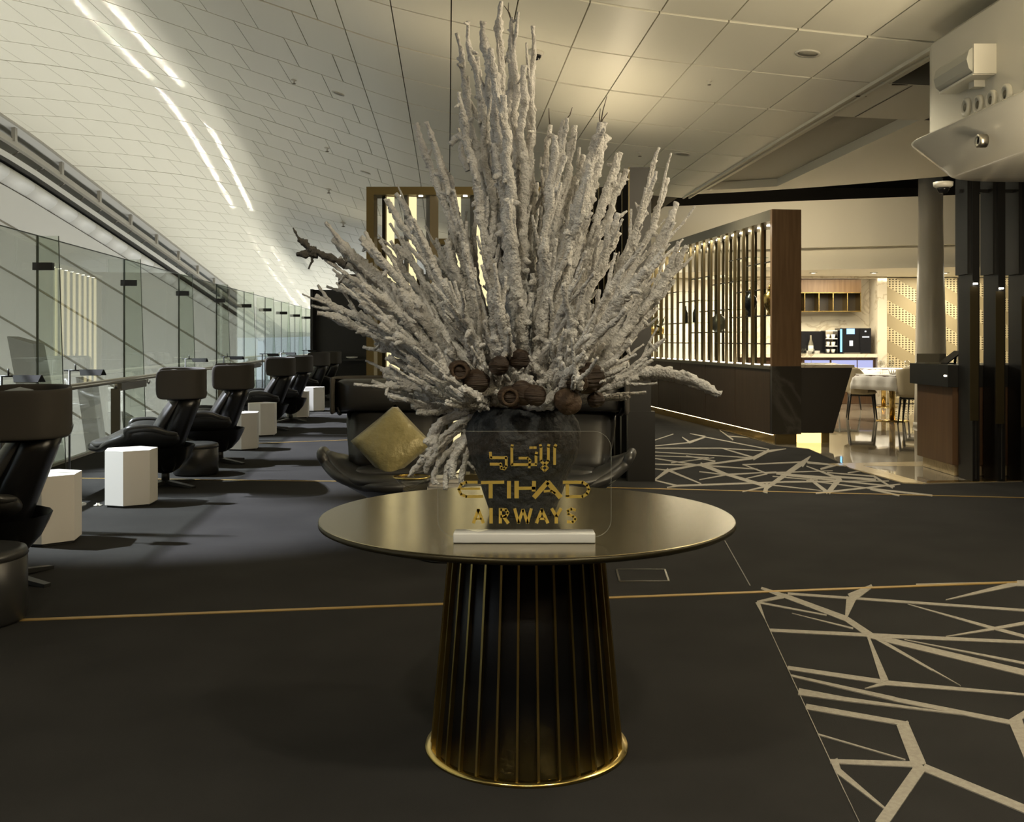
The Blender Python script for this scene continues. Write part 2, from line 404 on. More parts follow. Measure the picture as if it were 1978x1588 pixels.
for k in range(len(rows)-1):
    kk = k-3
    g0 = 0.026 if kk in thick else 0.016; g1 = 0.026 if (kk+1) in thick else 0.016
    Y0, Y1 = rows[k]+g0, rows[k+1]-g1
    edges = [1.156 + TW*j for j in range(-4, 6)]
    x = edges[0]; off = TW*(0.5 if kk % 2 else 1.0)
    left = []
    x -= off if kk % 2 else TW
    while x > UL: left.append(x); x -= TW
    left.append(UL)
    edges = sorted(left) + edges
    for a, b2 in zip(edges[:-1], edges[1:]):
        if b2-a < 0.1: continue
        if a > 1.1 and rows[k] > 16.9: continue
        vs, fs = tile_mesh(a+(0.004 if a < -2 else .006), b2-(0.004 if a < -2 else .006), Y0, Y1)
        c = np.array(vs).mean(0)
        px = CX + F*c[0]/c[1]; py = HY - F*(c[2]-CH)/c[1]
        seen = -60 < px < 1820 and -60 < py < 620
        if px > 980 and py > 400: seen = False
        tiles.append((bool(seen), 1/c[1]**3, vs, fs))
tiles.sort(key=lambda t: (not t[0], -t[1]))
for i, (seen, s, vs, fs) in enumerate(tiles[:300]):
    build('ceiling_tile', MB().add(vs, fs), M['tile'], ceiling, fix=False)
mb = MB()
for seen, s, vs, fs in tiles[300:]: mb.add(vs, fs)
o = build('ceiling_tile_field', mb, M['tile'], ceiling, fix=False); o['kind'] = 'stuff'
for o in list(ceiling.children):
    bm = bmesh.new(); bm.from_mesh(o.data); bmesh.ops.recalc_face_normals(bm, faces=bm.faces); bm.to_mesh(o.data); bm.free()

# plaster ceiling right of the tile field, with a sunk panel in unlit grey and an open dark well for the pod
def sheet(mb, u0, u1, Y0, Y1, dz=0.0, n=6, m_=6):
    mb.grid([[CP(u0+(u1-u0)*i/n, Y0+(Y1-Y0)*j/m_, dz) for i in range(n+1)] for j in range(m_+1)])
mb = MB()
UF = 14.5
def YE(u): return max(11.6, (19.1-.73*u)/.9544)          # the ceiling stops here above the dining slot
def sheet2(mb, u0, u1, Y0, dY=0.0, dz=0.0, n=8, m_=6):
    rows_ = []
    for j in range(m_+1):
        rows_.append([CP(u, Y0+(YE(u)-dY-Y0)*j/m_, dz) for u in [u0+(u1-u0)*i/n for i in range(n+1)]])
    mb.grid(rows_)
sheet(mb, UE+0.012, 4.14, -6, 9.56); sheet(mb, UE+0.012, 5.1, 9.57, 10.98); sheet2(mb, UE+0.012, 4.14, 10.98)
sheet2(mb, 5.05, UF, 10.98, n=16)
mb.grid([[CP(u, YE(u)-.42) for u in (4.14,4.4,4.75,5.05)],[CP(u, YE(u)) for u in (4.14,4.4,4.75,5.05)]])
d = 0.12
for q in ([(4.14,10.98),(4.14,YE(4.14)-.42)],[(5.05,10.98),(5.05,YE(5.05)-.42)],[(4.14,10.98),(5.05,10.98)],[(4.14,YE(4.14)-.42),(5.05,YE(5.05)-.42)]):
    mb.grid([[CP(*k) for k in q],[CP(*k,d) for k in q]])
us_ = [3.97+.5*i for i in range(21)]
mb.grid([[CP(u,YE(u)) for u in us_],[CP(u,YE(u),.16) for u in us_]])
struct('ceiling_plaster', mb, M['plaster'], fix=False)
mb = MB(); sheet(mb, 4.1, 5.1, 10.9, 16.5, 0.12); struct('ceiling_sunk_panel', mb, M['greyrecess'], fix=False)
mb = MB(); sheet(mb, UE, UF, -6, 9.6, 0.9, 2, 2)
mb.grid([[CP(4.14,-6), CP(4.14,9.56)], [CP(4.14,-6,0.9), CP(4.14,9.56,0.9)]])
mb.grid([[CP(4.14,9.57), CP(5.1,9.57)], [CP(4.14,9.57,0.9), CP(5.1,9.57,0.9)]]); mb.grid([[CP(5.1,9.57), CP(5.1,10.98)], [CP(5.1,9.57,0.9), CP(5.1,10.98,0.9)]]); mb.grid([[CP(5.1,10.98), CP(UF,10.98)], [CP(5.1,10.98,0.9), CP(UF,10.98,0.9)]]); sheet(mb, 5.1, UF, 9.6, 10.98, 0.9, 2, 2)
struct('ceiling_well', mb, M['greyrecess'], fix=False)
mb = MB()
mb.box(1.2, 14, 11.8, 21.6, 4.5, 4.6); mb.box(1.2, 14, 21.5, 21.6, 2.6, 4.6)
struct('wall_slot', mb, M['void'])  # near-black colour holds the darkness of the unlit slot
# edge trims of the tile field
mb = MB()
for du, dz in ((0.0, -0.03), (0.10, -0.02)):
    pts = [CP(UE+du, Y, dz) for Y in frange(5, 17.3, 1.5)]
    for a, b2 in zip(pts[:-1], pts[1:]):
        mb.add([(a[0]-.012,a[1],a[2]),(a[0]+.012,a[1],a[2]),(a[0]+.012,a[1],a[2]+.04),(a[0]-.012,a[1],a[2]+.04),
                (b2[0]-.012,b2[1],b2[2]),(b2[0]+.012,b2[1],b2[2]),(b2[0]+.012,b2[1],b2[2]+.04),(b2[0]-.012,b2[1],b2[2]+.04)],
               [(0,1,2,3),(7,6,5,4),(0,4,5,1),(1,5,6,2),(2,6,7,3),(3,7,4,0)])
struct('trim_1', mb, M['plaster'])
mb = MB()
for u0,u1,Y in ((4.16,5.0,9.60),(4.0,5.0,10.1)):
    a = CP(u0,Y,-.002); b2 = CP(u1,Y,-.002); mb.box(a[0], b2[0], Y-.012, Y+.012, a[2]-.006, a[2]+.01)
for u in (4.35,):
    a = CP(u,9.6,-.004); b2 = CP(u,10.95,-.004); mb.add([(a[0]-.006,a[1],a[2]),(a[0]+.006,a[1],a[2]),(b2[0]+.006,b2[1],b2[2]),(b2[0]-.006,b2[1],b2[2])], [(0,1,2,3)])
struct('trim_2', mb, M['gap'], fix=False)

GX = lambda Y, d=3.805: -d - 0.0894*Y
GXE = lambda Y: -3.858 - 0.0894*Y            # outer edge of the lounge slab
# ------------------------------------------------------------------ light tray and sweeping white wall beyond the glass
def T(Y, du=0.0, dz=0.0):
    x, y, z = CP(UL, Y)
    if dz < -1.19: dz = -1.19 + (dz+1.19)*max(.6, 1+(Y-20.3)*.055)      # the lower joints fan out along the wall
    return (x+du, y, z+dz)
def sweep(mb, sec, Y0, Y1, step=1.3, closed=True):
    ys = frange(Y0, Y1, step)
    mb.grid([[T(Y, a, b2) for a, b2 in sec] for Y in ys], closed)
    n = len(sec)
    if closed:
        m_ = len(mb.v); k = (len(ys)-1)*n
        base = m_ - len(ys)*n
        mb.f.append(tuple(base+i for i in reversed(range(n)))); mb.f.append(tuple(base+k+i for i in range(n)))
wall = struct('wall_left', MB(), M['facade'])
def part(name, m_, sec, Y0=3, Y1=52, closed=True, step=1.3, smooth=False):
    mb = MB(); sweep(mb, sec, Y0, Y1, step, closed); return build(name, mb, m_, wall, smooth)
part('tray_rim', M['traygrey'], [(0.0,-.03),(.06,-.03),(.06,.04),(0.0,.04)])
part('tray_beam', M['traygrey'], [(-.22,-.37),(-.12,-.37),(-.12,-.25),(-.22,-.25)])
part('tray_cove', M['facade'], [(-.02,.0),(-.5,-.06),(-.75,-.2),(-.82,-.45),(-.7,-.68),(-.5,-.70)], closed=False, smooth=True)
part('joint', M['darkline'], [(-.55,-.735),(-.16,-.735),(-.16,-.705),(-.55,-.705)])
part('lip', M['facade'], [(-.22,-.705),(-.15,-.705),(-.15,-.58),(-.17,-.58),(-.18,-.66),(-.22,-.66)])
Y = 3.0
while Y < 51:                                              # rounded cladding segments under the tray
    sec = [(-.35+.2*math.sin(math.pi*t/8), -.745-.4*t/8) for t in range(9)] + [(-.5,-1.14),(-.5,-.75)]
    part('cladding_segment', M['facade'], sec, Y+.012, Y+1.288, True, 1.3, True); Y += 1.3
levels = [-1.17,-1.86,-2.72,-3.65,-4.6,-12.0]
for i, (a, b2) in enumerate(zip(levels[:-1], levels[1:])):
    part('cladding_band', M['facade'], [(-.37-.1*i,a-.012),(-.37-.1*i-.06,b2+.012),(-.6-.1*i,b2+.012),(-.6-.1*i,a-.012)], 2, 50)
    part('joint', M['wallgroove'], [(-.45-.1*i,b2-.02),(-.45-.1*i,b2+.02),(-.62-.1*i,b2+.02),(-.62-.1*i,b2-.02)], 2, 50)
part('joint', M['wallgroove'], [(-.40,-1.185),(-.40,-1.14),(-.62,-1.14),(-.62,-1.185)], 2, 50)
Y = 8.3
while Y < 46:
    mb = MB(); a = Vector(T(Y,-.1,0)); mb.box(a.x-.05,a.x+.03,Y-.05,Y+.05,a.z-.3,a.z+.02)
    build('tray_bracket', mb, M['traygrey'], wall); Y += 2.6
Y = 8.3
while Y < 46:
    mb = MB(); mb.tube([T(Y,-.17,-.68), T(Y,-.17,-.55), T(Y,-.6,-.50)], .012, 5)
    mb.tube([T(Y+.5,-.6,-.64), T(Y+.5,-.45,-.5), T(Y+.5,-.2,-.36)], .014, 5)
    build('tray_arm', mb, M['traygrey'], wall); Y += 1.3
# lower concourse floor far below the glass
mb = MB(); mb.box(-24, -3.0, -6, 70, -6.1, -6.0); struct('floor_lower', mb, M['facade'])
# leaning beams outside
for i, (a, b2, w, Y, lab) in enumerate((((50,650),(118,905),.21,17.0,'grey steel beam leaning outside the glass, largest and nearest'),
                             ((168,728),(206,880),.15,19.5,'grey steel beam leaning outside the glass, seen just left of the rail post'),
                             ((247,795),(268,870),.10,22.0,'short grey steel beam leaning outside the glass, beside the rail post'))):
    p = P(a[0],a[1],Y); q = P(b2[0],b2[1]+120,Y+.6); mb = MB(); d = Vector((w,0,0)); e = Vector((0,w,0))
    mb.add([p-d-e,p+d-e+Vector((0,0,-.12)),p+d+e+Vector((0,0,-.12)),p-d+e,q-d-e,q+d-e,q+d+e,q-d+e],[(0,1,2,3),(7,6,5,4),(0,4,5,1),(1,5,6,2),(2,6,7,3),(3,7,4,0)])
    tag(build('steel_beam', mb, M['strut']), lab, 'beam')
# far canopy seen through the last panes
mb = MB(); p = P(490,600,62); q = P(604,622,62)
mb.add([(p.x,62,p.z),(q.x+3,62,q.z),(q.x+3,62,0.2),(p.x+1,62,-.2),(p.x,66,p.z+.3),(q.x+3,66,q.z+.3),(q.x+3,66,.2),(p.x+1,66,-.2)],
       [(0,1,2,3),(7,6,5,4),(0,4,5,1),(1,5,6,2),(2,6,7,3),(3,7,4,0)])
tag(build('distant_canopy', mb, M['canopy']), 'grey canopy roof far outside beyond the last glass panes', 'canopy')

# ------------------------------------------------------------------ floor
GX = lambda Y, d=3.805: -d - 0.0894*Y
mb = MB(); mb.prism([(GX(-6),-6),(14,-6),(14,34),(GX(34),34)], -0.3, 0.0)
floor = struct('floor', mb, M['carpet'])
mb = MB(); mb.obox((GX(-6,3.83),-6),(GX(34,3.83),34),.05,-.4,.03); struct('trim_3', mb, M['facade'])

def img_strip(mb, x1, y1, w1, x2, y2, w2, z0, z1):
    a = Vector((x1,y1)); b2 = Vector((x2,y2)); d = (b2-a).normalized(); n = Vector((-d.y,d.x))
    q = [FP(*(a-n*w1/2)), FP(*(b2-n*w2/2)), FP(*(b2+n*w2/2)), FP(*(a+n*w1/2))]
    mb.prism([(p.x,p.y) for p in q], z0, z1)
# brass lines inlaid in the carpet
def floor_line(name, pts, w, m_, z=0.004):
    mb = MB()
    ps = [FP(*p) for p in pts]
    for a, b2 in zip(ps[:-1], ps[1:]): mb.obox(a, b2, w, -0.01, z)
    return build(name, mb, m_, floor)
floor_line('brass_strip', [(-60,1202.3),(1978+120,1120.5)], .034, M['brass_strip'])
floor_line('brass_strip', [(-40,922),(680,930.5),(1265,944.5),(2040,963.5)], .030, M['brass_strip'])
floor_line('brass_strip', [(380,861),(760,847)], .030, M['brass_strip'])
floor_line('brass_strip', [(560,802.5),(720,801)], .030, M['seam'])
floor_line('carpet_seam', [(1400,1045),(1449,1132)], .006, M['seam'], .003)

def strokes(ox, oy, s, lst, name, lo, hi):
    for t in lst:
        mb = MB()
        x1,y1,w1,x2,y2,w2 = t
        img_strip(mb, ox+x1*s, oy+y1*s, max(w1*s,.35), ox+x2*s, oy+y2*s, max(w2*s,.35), -0.01, random.uniform(lo,hi))
        build(name, mb, M['carpet_line'], floor)
NEAR = [(95,178,14,235,228,28),(70,262,12,245,225,22),(235,225,26,610,365,32),(610,365,32,765,470,36),(760,468,30,1760,708,36),
 (255,212,14,1760,318,14),(75,264,12,490,342,8),(72,262,26,120,372,4),(280,330,3,650,422,10),(148,433,18,735,462,20),(730,462,24,1760,508,16),
 (606,362,12,640,235,62),(632,240,60,765,165,20),(742,476,14,842,745,46),(980,275,4,1500,422,18),(1495,420,18,1760,490,18),
 (1210,472,4,1500,425,16),(1495,425,16,1760,378,20),(1210,250,4,1640,150,30),(1030,158,12,1760,138,6),(1640,150,34,1760,150,34),
 (780,475,20,1130,675,12),(1128,673,9,1300,770,2),(960,490,4,1760,648,16),(255,660,22,850,748,26),(840,750,28,1760,828,10),
 (720,786,3,865,748,26),(275,708,12,900,850,24),(895,850,24,1610,992,26),(320,805,40,600,850,24),(595,850,24,1330,946,4),
 (365,895,32,985,1002,26),(945,995,72,1050,1255,86),(440,1062,8,965,1216,6),(512,1225,24,1060,1245,34),(535,1215,44,565,1290,30),
 (560,1285,36,840,1512,12),(1065,1250,70,815,1610,76),(1075,1262,44,1760,1545,46),(1600,990,34,1760,900,46),(1632,985,80,1730,1240,64),
 (120,372,4,600,1412,5),(600,1412,3,690,1600,3)]
strokes(1440,1080,.3199,NEAR,'carpet_inlay',.003,.0045)
# the near rug goes on past the picture edge with the same pattern turned over
mb = MB(); ln = Vector((.508,1.0)).normalized()
for x1,y1,w1,x2,y2,w2 in NEAR:
    q = MB(); img_strip(q, 1440+x1*.3199, 1080+y1*.3199, max(w1*.3199,.35), 1440+x2*.3199, 1080+y2*.3199, max(w2*.3199,.35), -.01, .004)
    vs = []
    for v in q.v:
        p = Vector(v[:2]); m2 = ln*(2*p.dot(ln))-p; vs.append((m2.x,m2.y,v[2]))
    mb.add(vs, [tuple(reversed(f)) for f in q.f])
o = build('carpet_inlay_field', mb, M['carpet_line'], floor); o['kind'] = 'stuff'
FAR = [(14,268,8,88,214,20),(80,218,12,240,190,9),(240,190,9,335,172,5),(85,218,12,260,290,6),(15,272,6,130,300,9),(78,310,5,135,300,9),(130,300,9,700,280,8),
 (700,280,8,1260,275,4),(15,210,4,85,218,8),(255,185,20,400,242,14),(395,240,14,615,305,18),(612,285,14,600,338,26),(842,142,4,790,190,34),(795,180,26,610,310,18),
 (15,155,5,240,190,7),(335,170,8,180,140,3),(15,185,5,270,192,8),(270,192,8,560,212,4),(480,188,5,830,172,8),(825,176,12,1060,197,5),(480,186,5,612,236,8),
 (612,236,8,480,266,3),(610,232,8,960,220,3),(270,190,8,545,152,11),(535,156,20,622,112,14),(618,116,14,712,103,3),(545,152,9,370,100,5),(15,120,4,545,152,5),
 (195,70,13,282,40,7),(282,38,8,200,22,3),(200,70,11,158,40,3),(200,70,6,15,88,4),(15,56,4,112,24,4),(15,100,5,360,100,5),(360,100,5,620,116,5),(282,40,5,622,106,5),
 (360,5,3,430,55,8),(400,35,4,540,45,3),(400,240,8,250,268,4),(400,240,8,660,226,4),(660,236,8,1005,262,10),(820,195,4,965,250,12),(960,250,10,1190,268,12),
 (1000,258,26,935,338,24),(690,242,8,1290,305,7),(840,265,12,935,338,18),(870,340,10,1320,292,6),(1180,250,9,1280,312,8),(895,212,10,995,184,13),
 (930,230,5,1185,250,6),(820,272,5,1200,320,6),(1180,318,9,1490,352,9),(1160,318,9,1315,352,9),(612,302,9,480,332,5),(630,296,6,900,326,3),(1040,232,6,1110,222,3),
 (15,140,4,300,150,4),(100,178,4,330,150,4),(640,250,5,880,270,4),(250,225,5,400,242,7)]
strokes(1260,830,.363,FAR,'carpet_inlay',.003,.0045)

# marble dining floor, slightly proud of the carpet, with a cream border strip
def poly_px(lst): return [(p.x,p.y) for p in (FP(*q) for q in lst)]
mb = MB(); mb.prism(poly_px([(1498,861),(1562,868),(1640,902),(1786,936),(1862,934),(2100,928)])+[(14,9.9),(14,21.5),(2.4,21.5)], -.01, .008)
struct('floor_marble', mb, M['floor_marble'])
mb = MB(); mb.prism(poly_px([(1626,897),(1652,897.5),(1790,935.5),(1744,934),(1640,905)]), -.01, .011); struct('trim_4', mb, M['floor_cream'])
mb = MB(); mb.prism(poly_px([(1600,897),(1790,893),(1790,902),(1622,901)]), -.01, .010); struct('trim_5', mb, M['floor_cream'])
mb = MB(); mb.prism(poly_px([(1790,934.5),(2040,929.5),(2040,926.5),(1790,931)]), -.01, .012); struct('trim_6', mb, M['goldmetal'])

# ------------------------------------------------------------------ enclosing walls
mb = MB(); mb.box(-14, 14, -6.2, -6, -6, 7); struct('wall_back', mb, M['woodlite'])
mb = MB(); mb.box(14, 14.2, -6, 22, -.3, 5); struct('wall_right', mb, M['plaster'])
# curved white fascia above the dining room
def arc(x): return 19.9 - 0.36*(x-2.0) + 0.006*(x-2.0)**2
xs = frange(1.2, 13.5, .6)
def fascia(name, z0, z1, d0, m_, smooth=True):
    mb = MB(); mb.grid([[(x,arc(x)+d0,z0) for x in xs],[(x,arc(x)+d0,z1) for x in xs],[(x,arc(x)+d0+.12,z1) for x in xs],[(x,arc(x)+d0+.12,z0) for x in xs],[(x,arc(x)+d0,z0) for x in xs]])
    return struct(name, mb, m_, None, False)
fascia('wall_fascia', 3.0, 3.86, 0.0, M['plaster']); fascia('wall_fascia_lower', 2.62, 3.02, .16, M['plaster'])
mb = MB(); mb.prism([(x,arc(x)+.1) for x in xs]+[(13.5,21.6),(1.2,21.6)], 2.60, 2.66); struct('ceiling_dining', mb, M['plaster'])
mb = MB(); mb.box(1.0, 14, 21.3, 21.5, -.3, 2.7); struct('wall_far', mb, M['plaster'])
mb = MB(); mb.box(-5.0, 1.4, 29.5, 29.7, -.1, 3.2); struct('wall_lounge', mb, M['woodpanel'])
# added streak lights standing in for glass-edge caustics beside the strip's cut-off
def cutoff(Y):
    best = 1e9
    for ex, ez in ((GXE(Y), 0.0), (GX(Y), 2.36)):            # slab edge, top of the glass
        sx, _, sz = SL(Y); k = 0.0
        while k < 6:
            x = sx + (ex-sx)*k; z = sz + (ez-sz)*k
            if z >= ZC(x+.0625*Y, Y): break
            k += .004
        best = min(best, x)
    return best
def beam_hit(Y, off):
    x = cutoff(Y)-off; return Vector((x, Y, ZC(x+.0625*Y, Y)))
for off, pw in ((.36,10.5),(.86,9.5)):
    for k in range(4):
        Y0 = 6.0+11*k; p, q = beam_hit(Y0, off), beam_hit(Y0+11, off)
        v = beam_hit(Y0+5.5, off) - Vector(SL(Y0+5.5))
        a = p - v*((p.z+3)/v.z); b2 = q - v*((q.z+3)/v.z); d = b2-a          # the strip lies so that its streak joins the next one
        light_area('streak_light', (a+b2)/2, v, d.length, .02, pw*(1.0 if Y0 < 24 else .6), (1.0,.97,.86), 1.2, d)
# ------------------------------------------------------------------ glass partition
gp = thing('glass_partition', 'tall clear glass partition with glass fins and black clamps along the lounge edge', 'glass partition', (GX(7.2),7.2,0))
gp_in = Vector((1.0,0.0894)).normalized(); gp_al = Vector((-0.0894,1.0)).normalized()
def gpart(name, mb, m_, smooth=False):
    mb.v = [(v[0]-GX(7.2), v[1]-7.2, v[2]) for v in mb.v]; return build(name, mb, m_, gp, smooth)
posts = [7.2 + 2.985*k for k in range(0, 10)]
for Y0, Y1 in zip([1.25]+posts, posts+[posts[-1]+2.985]):
    mb = MB(); mb.obox((GX(Y0+.012),Y0+.012),(GX(Y1-.012),Y1-.012),.012,.03,2.35); gpart('pane', mb, M['glass'])
    mb = MB(); mb.obox((GX(Y0+.012),Y0+.012),(GX(Y1-.012),Y1-.012),.016,2.348,2.358); gpart('pane_edge', mb, M['glassedge'])
for Y in posts:
    a = Vector((GX(Y),Y)); b0 = a+gp_in*.27; b1 = a+gp_in*.20; t = gp_al*.006
    mb = MB(); c = a+gp_in*.012
    mb.add([(*(c-t),.03),(*(b0-t),.03),(*(b0+t),.03),(*(c+t),.03),(*(c-t),2.35),(*(b1-t),2.35),(*(b1+t),2.35),(*(c+t),2.35)],
           [(0,3,2,1),(4,5,6,7),(0,1,5,4),(1,2,6,5),(2,3,7,6),(3,0,4,7)]); gpart('fin', mb, M['fin'])
    mb = MB(); n = gp_in*.006
    mb.add([(*(b0-t),.03),(*(b0+n-t),.03),(*(b0+n+t),.03),(*(b0+t),.03),(*(b1-t),2.35),(*(b1+n-t),2.35),(*(b1+n+t),2.35),(*(b1+t),2.35)],
           [(0,3,2,1),(4,5,6,7),(0,1,5,4),(1,2,6,5),(2,3,7,6),(3,0,4,7)]); gpart('fin_edge', mb, M['glassedge'])
    mb = MB(); mb.obox(a-gp_al*.008, a+gp_al*.008, .02, .03, 2.35); gpart('joint', mb, M['glassedge'])
    mb = MB(); mb.obox(a-gp_in*.04, a+gp_in*.155, .05, 2.01, 2.085); gpart('clamp', mb, M['blackmetal'])
# handrail in front of it
RD = 3.3; RZ = 0.875
hr = thing('handrail', 'long steel handrail on flat bronze posts in front of the glass', 'handrail', (GX(11.1,RD),11.1,0))
def hpart(name, mb, m_, smooth=False):
    mb.v = [(v[0]-GX(11.1,RD), v[1]-11.1, v[2]) for v in mb.v]; return build(name, mb, m_, hr, smooth)
mb = MB(); mb.tube([(GX(Y,RD),Y,RZ) for Y in (2.0,12,22,33)], .026, 10); hpart('rail', mb, M['steel'], True)
mb = MB(); mb.tube([(GX(Y,RD-.05),Y,RZ-.012) for Y in (2.0,12,22,33)], .014, 8); hpart('rail_strip', mb, M['railpost'], True)
for k in range(-2, 7):
    Y = 11.1 + 2.93*k; a = Vector((GX(Y,RD),Y))
    mb = MB(); mb.obox(a-gp_in*.047, a+gp_in*.047, .03, 0, RZ-.085); hpart('post', mb, M['railpost'])
    mb = MB(); mb.tube([(a.x,a.y,RZ-.09),(a.x,a.y,RZ)], .018, 8); hpart('post_neck', mb, M['steel'], True)
    mb = MB(); p = a+gp_al*.12; q = a+gp_al*1.15; mb.obox(p,q,.06,RZ-.115,RZ-.035); hpart('junction_box', mb, M['railpost'])
    q = a+gp_al*1.3; mb = MB(); mb.tube([(q.x,q.y,RZ),(q.x,q.y,RZ-.07),(*(q+gp_al*.06),RZ-.085),(*(q+gp_al*.1),RZ-.06)], .012, 6); hpart('hook_bracket', mb, M['steel'], True)

# ------------------------------------------------------------------ lounge chair (front faces -Y)
def loft(secs, name, m_, parent, thick=0.03, lv=2, smooth=True):
    mb = MB(); mb.grid(secs); o = build(name, mb, m_, parent, smooth)
    s = o.modifiers.new('solid','SOLIDIFY'); s.thickness = thick; s.offset = 0
    u = o.modifiers.new('sub','SUBSURF'); u.levels = lv; u.render_levels = lv
    return o
def cushion(name, w, h, t, m_, parent, mtx, puff=0.35, n=10, power=6, pinch=.16):
    # pillow-like slab: rounded outline, fuller in the middle
    rows = []
    mb = MB()
    def pt(a, b2, sgn):
        r = (abs(a)**power + abs(b2)**power)**(1/power) if (a or b2) else 0
        e = max(0.0, 1-r**3)**0.5
        return mtx @ Vector((a*w/2, sgn*t/2*(puff*e*(1-0.5*(a*a+b2*b2)/2)+ (1-puff)*e), b2*h/2))
    for sgn in (-1, 1):
        rows = []
        for i in range(n+1):
            r = []
            for j in range(n+1):
                a = -1+2*i/n; b2 = -1+2*j/n
                # squircle outline
                a2 = a*math.sqrt(1-b2*b2*pinch); b3 = b2*math.sqrt(1-a*a*pinch)
                m2 = max(abs(a),abs(b2))
                e = math.sqrt(max(0,1-m2**4))
                r.append(mtx @ Vector((a2*w/2, sgn*t/2*e*(1-puff+puff*(1-0.5*(a*a+b2*b2))), b3*h/2)))
            rows.append(r)
        mb.grid(rows)
    o = build(name, mb, m_, parent, True)
    bm = bmesh.new(); bm.from_mesh(o.data); bmesh.ops.remove_doubles(bm, verts=bm.verts, dist=1e-4); bmesh.ops.recalc_face_normals(bm, faces=bm.faces); bm.to_mesh(o.data); bm.free()
    return o
def make_chair():
    t = thing('lounge_chair', 'x', 'chair')
    # seat bucket with upswept wings
    prof = [(-.62,.375,.22,.0),(-.585,.40,.34,.025),(-.44,.40,.435,.09),(-.26,.385,.47,.165),(-.08,.365,.475,.195),(.06,.37,.44,.14),(.14,.44,.38,.06)]
    secs = []
    for y, z, w, rise in prof:
        secs.append([(s*w, y + (0.13*s*s if y < -.3 else -.03*s*s), z + rise*abs(s)**2.4) for s in (-1,-.82,-.55,-.28,0,.28,.55,.82,1)])
    loft(secs, 'seat_shell', M['leather'], t, .085)
    # thick rolled lip round the bowl
    path = []; rr_ = []
    for k in (6,5,4,3,2,1): path.append(secs[k][0]); rr_.append((0,.032,.034,.034,.030,.022,.010)[k])
    for i in (1,2,3,4,5,6,7): path.append(secs[0][i]); rr_.append(.034)
    for k in (1,2,3,4,5,6): path.append(secs[k][8]); rr_.append((0,.032,.034,.034,.030,.022,.010)[k])
    q = [Vector(p) for p in path]; sm = []; sr = []
    for i in range(len(q)-1):
        p0 = q[max(i-1,0)]; p1 = q[i]; p2 = q[i+1]; p3 = q[min(i+2,len(q)-1)]
        for s_ in (0,.25,.5,.75):
            sm.append(.5*((2*p1)+(p2-p0)*s_+(2*p0-5*p1+4*p2-p3)*s_*s_+(3*p1-p0-3*p2+p3)*s_**3)); sr.append(rr_[i]+(rr_[i+1]-rr_[i])*s_)
    mb = MB(); mb.tube(sm, sr, 14); build('rim_roll', mb, M['leather'], t, True)
    # dark under body narrowing to the pedestal
    mb = MB(); rows = []
    for z, rx, ry, cy in ((.37,.37,.40,-.14),(.32,.31,.34,-.10),(.24,.20,.23,-.03),(.16,.10,.13,0.0),(.12,.05,.06,0.0)):
        rows.append([(rx*math.cos(2*math.pi*i/20), cy+ry*math.sin(2*math.pi*i/20), z) for i in range(20)])
    mb.grid(rows, True); mb.f.append(tuple(range(len(mb.v)-20, len(mb.v))))
    build('under_shell', mb, M['shellgloss'], t, True)
    # leaning back shell, thick and tapered towards the floor
    mb = MB(); rows = []
    for z, w, y0, y1 in ((.83,.345,.10,.325),(.72,.345,.05,.29),(.58,.33,-.02,.24),(.42,.29,-.08,.18),(.28,.23,-.08,.13),(.17,.15,-.04,.085),(.14,.11,-.02,.07)):
        yc = (y0+y1)/2; hy = (y1-y0)/2
        rows.append([(w*math.copysign(abs(math.cos(a))**.6, math.cos(a)), yc+hy*math.copysign(abs(math.sin(a))**.6, math.sin(a)), z) for a in [2*math.pi*(i+.5)/24 for i in range(24)]])
    mb.grid(rows, True); mb.f.append(tuple(range(24))); mb.f.append(tuple(range(len(mb.v)-24, len(mb.v))))
    build('back_shell', mb, M['shellgloss'], t, True)
    R = Matrix.Rotation(math.radians(-33), 4, 'X')
    cushion('back_cushion', .64, .56, .12, M['leather'], t, Matrix.Translation((0,.02,.645)) @ R)
    cushion('seat_cushion', .58, .56, .10, M['leather'], t, Matrix.Translation((0,-.20,.425)) @ Matrix.Rotation(math.radians(86), 4, 'X'))
    # headrest: a band bent round the head, shell outside and cushion inside
    def band(off, z0, z1, w, back, front):
        secs = []; yc = .13
        for k, z in enumerate((z0, z0+.03, (z0+z1)/2, z1-.03, z1)):
            inset = .035 if k in (0,4) else 0
            f0 = front+inset; row = [(-(w-off), f0, z), (-(w-off), (f0+yc)/2, z)]
            for i in range(13):
                a = -math.pi/2+math.pi*i/12
                row.append(((w-off)*math.copysign(abs(math.sin(a))**.7, math.sin(a)), yc+(back-off-yc)*abs(math.cos(a))**.7, z))
            row += [((w-off), (f0+yc)/2, z), ((w-off), f0, z)]; secs.append(row)
        return secs
    loft(band(0,.80,1.06,.43,.345,-.08), 'headrest_shell', M['shell'], t, .028)
    cushion('headrest_cushion', .845, .232, .26, M['leather'], t, Matrix.Translation((0,.07,.93)), .25, 14, pinch=.03)
    mb = MB(); rows = []
    for z, k in ((.79,1.0),(.815,1.035),(.845,1.06)):              # collar where the back meets the headrest
        rows.append([(k*.40*math.sin(a), .10+k*.25*math.cos(a), z) for a in [-1.9+3.8*i/16 for i in range(17)]])
    mb.grid(rows); o = build('collar', mb, M['shellgloss'], t, True); sm = o.modifiers.new('solid','SOLIDIFY'); sm.thickness = .016
    mb = MB(); mb.tube([(0,0,.14),(0,0,.045)], .035, 14); build('pedestal', mb, M['blackmetal'], t, True)
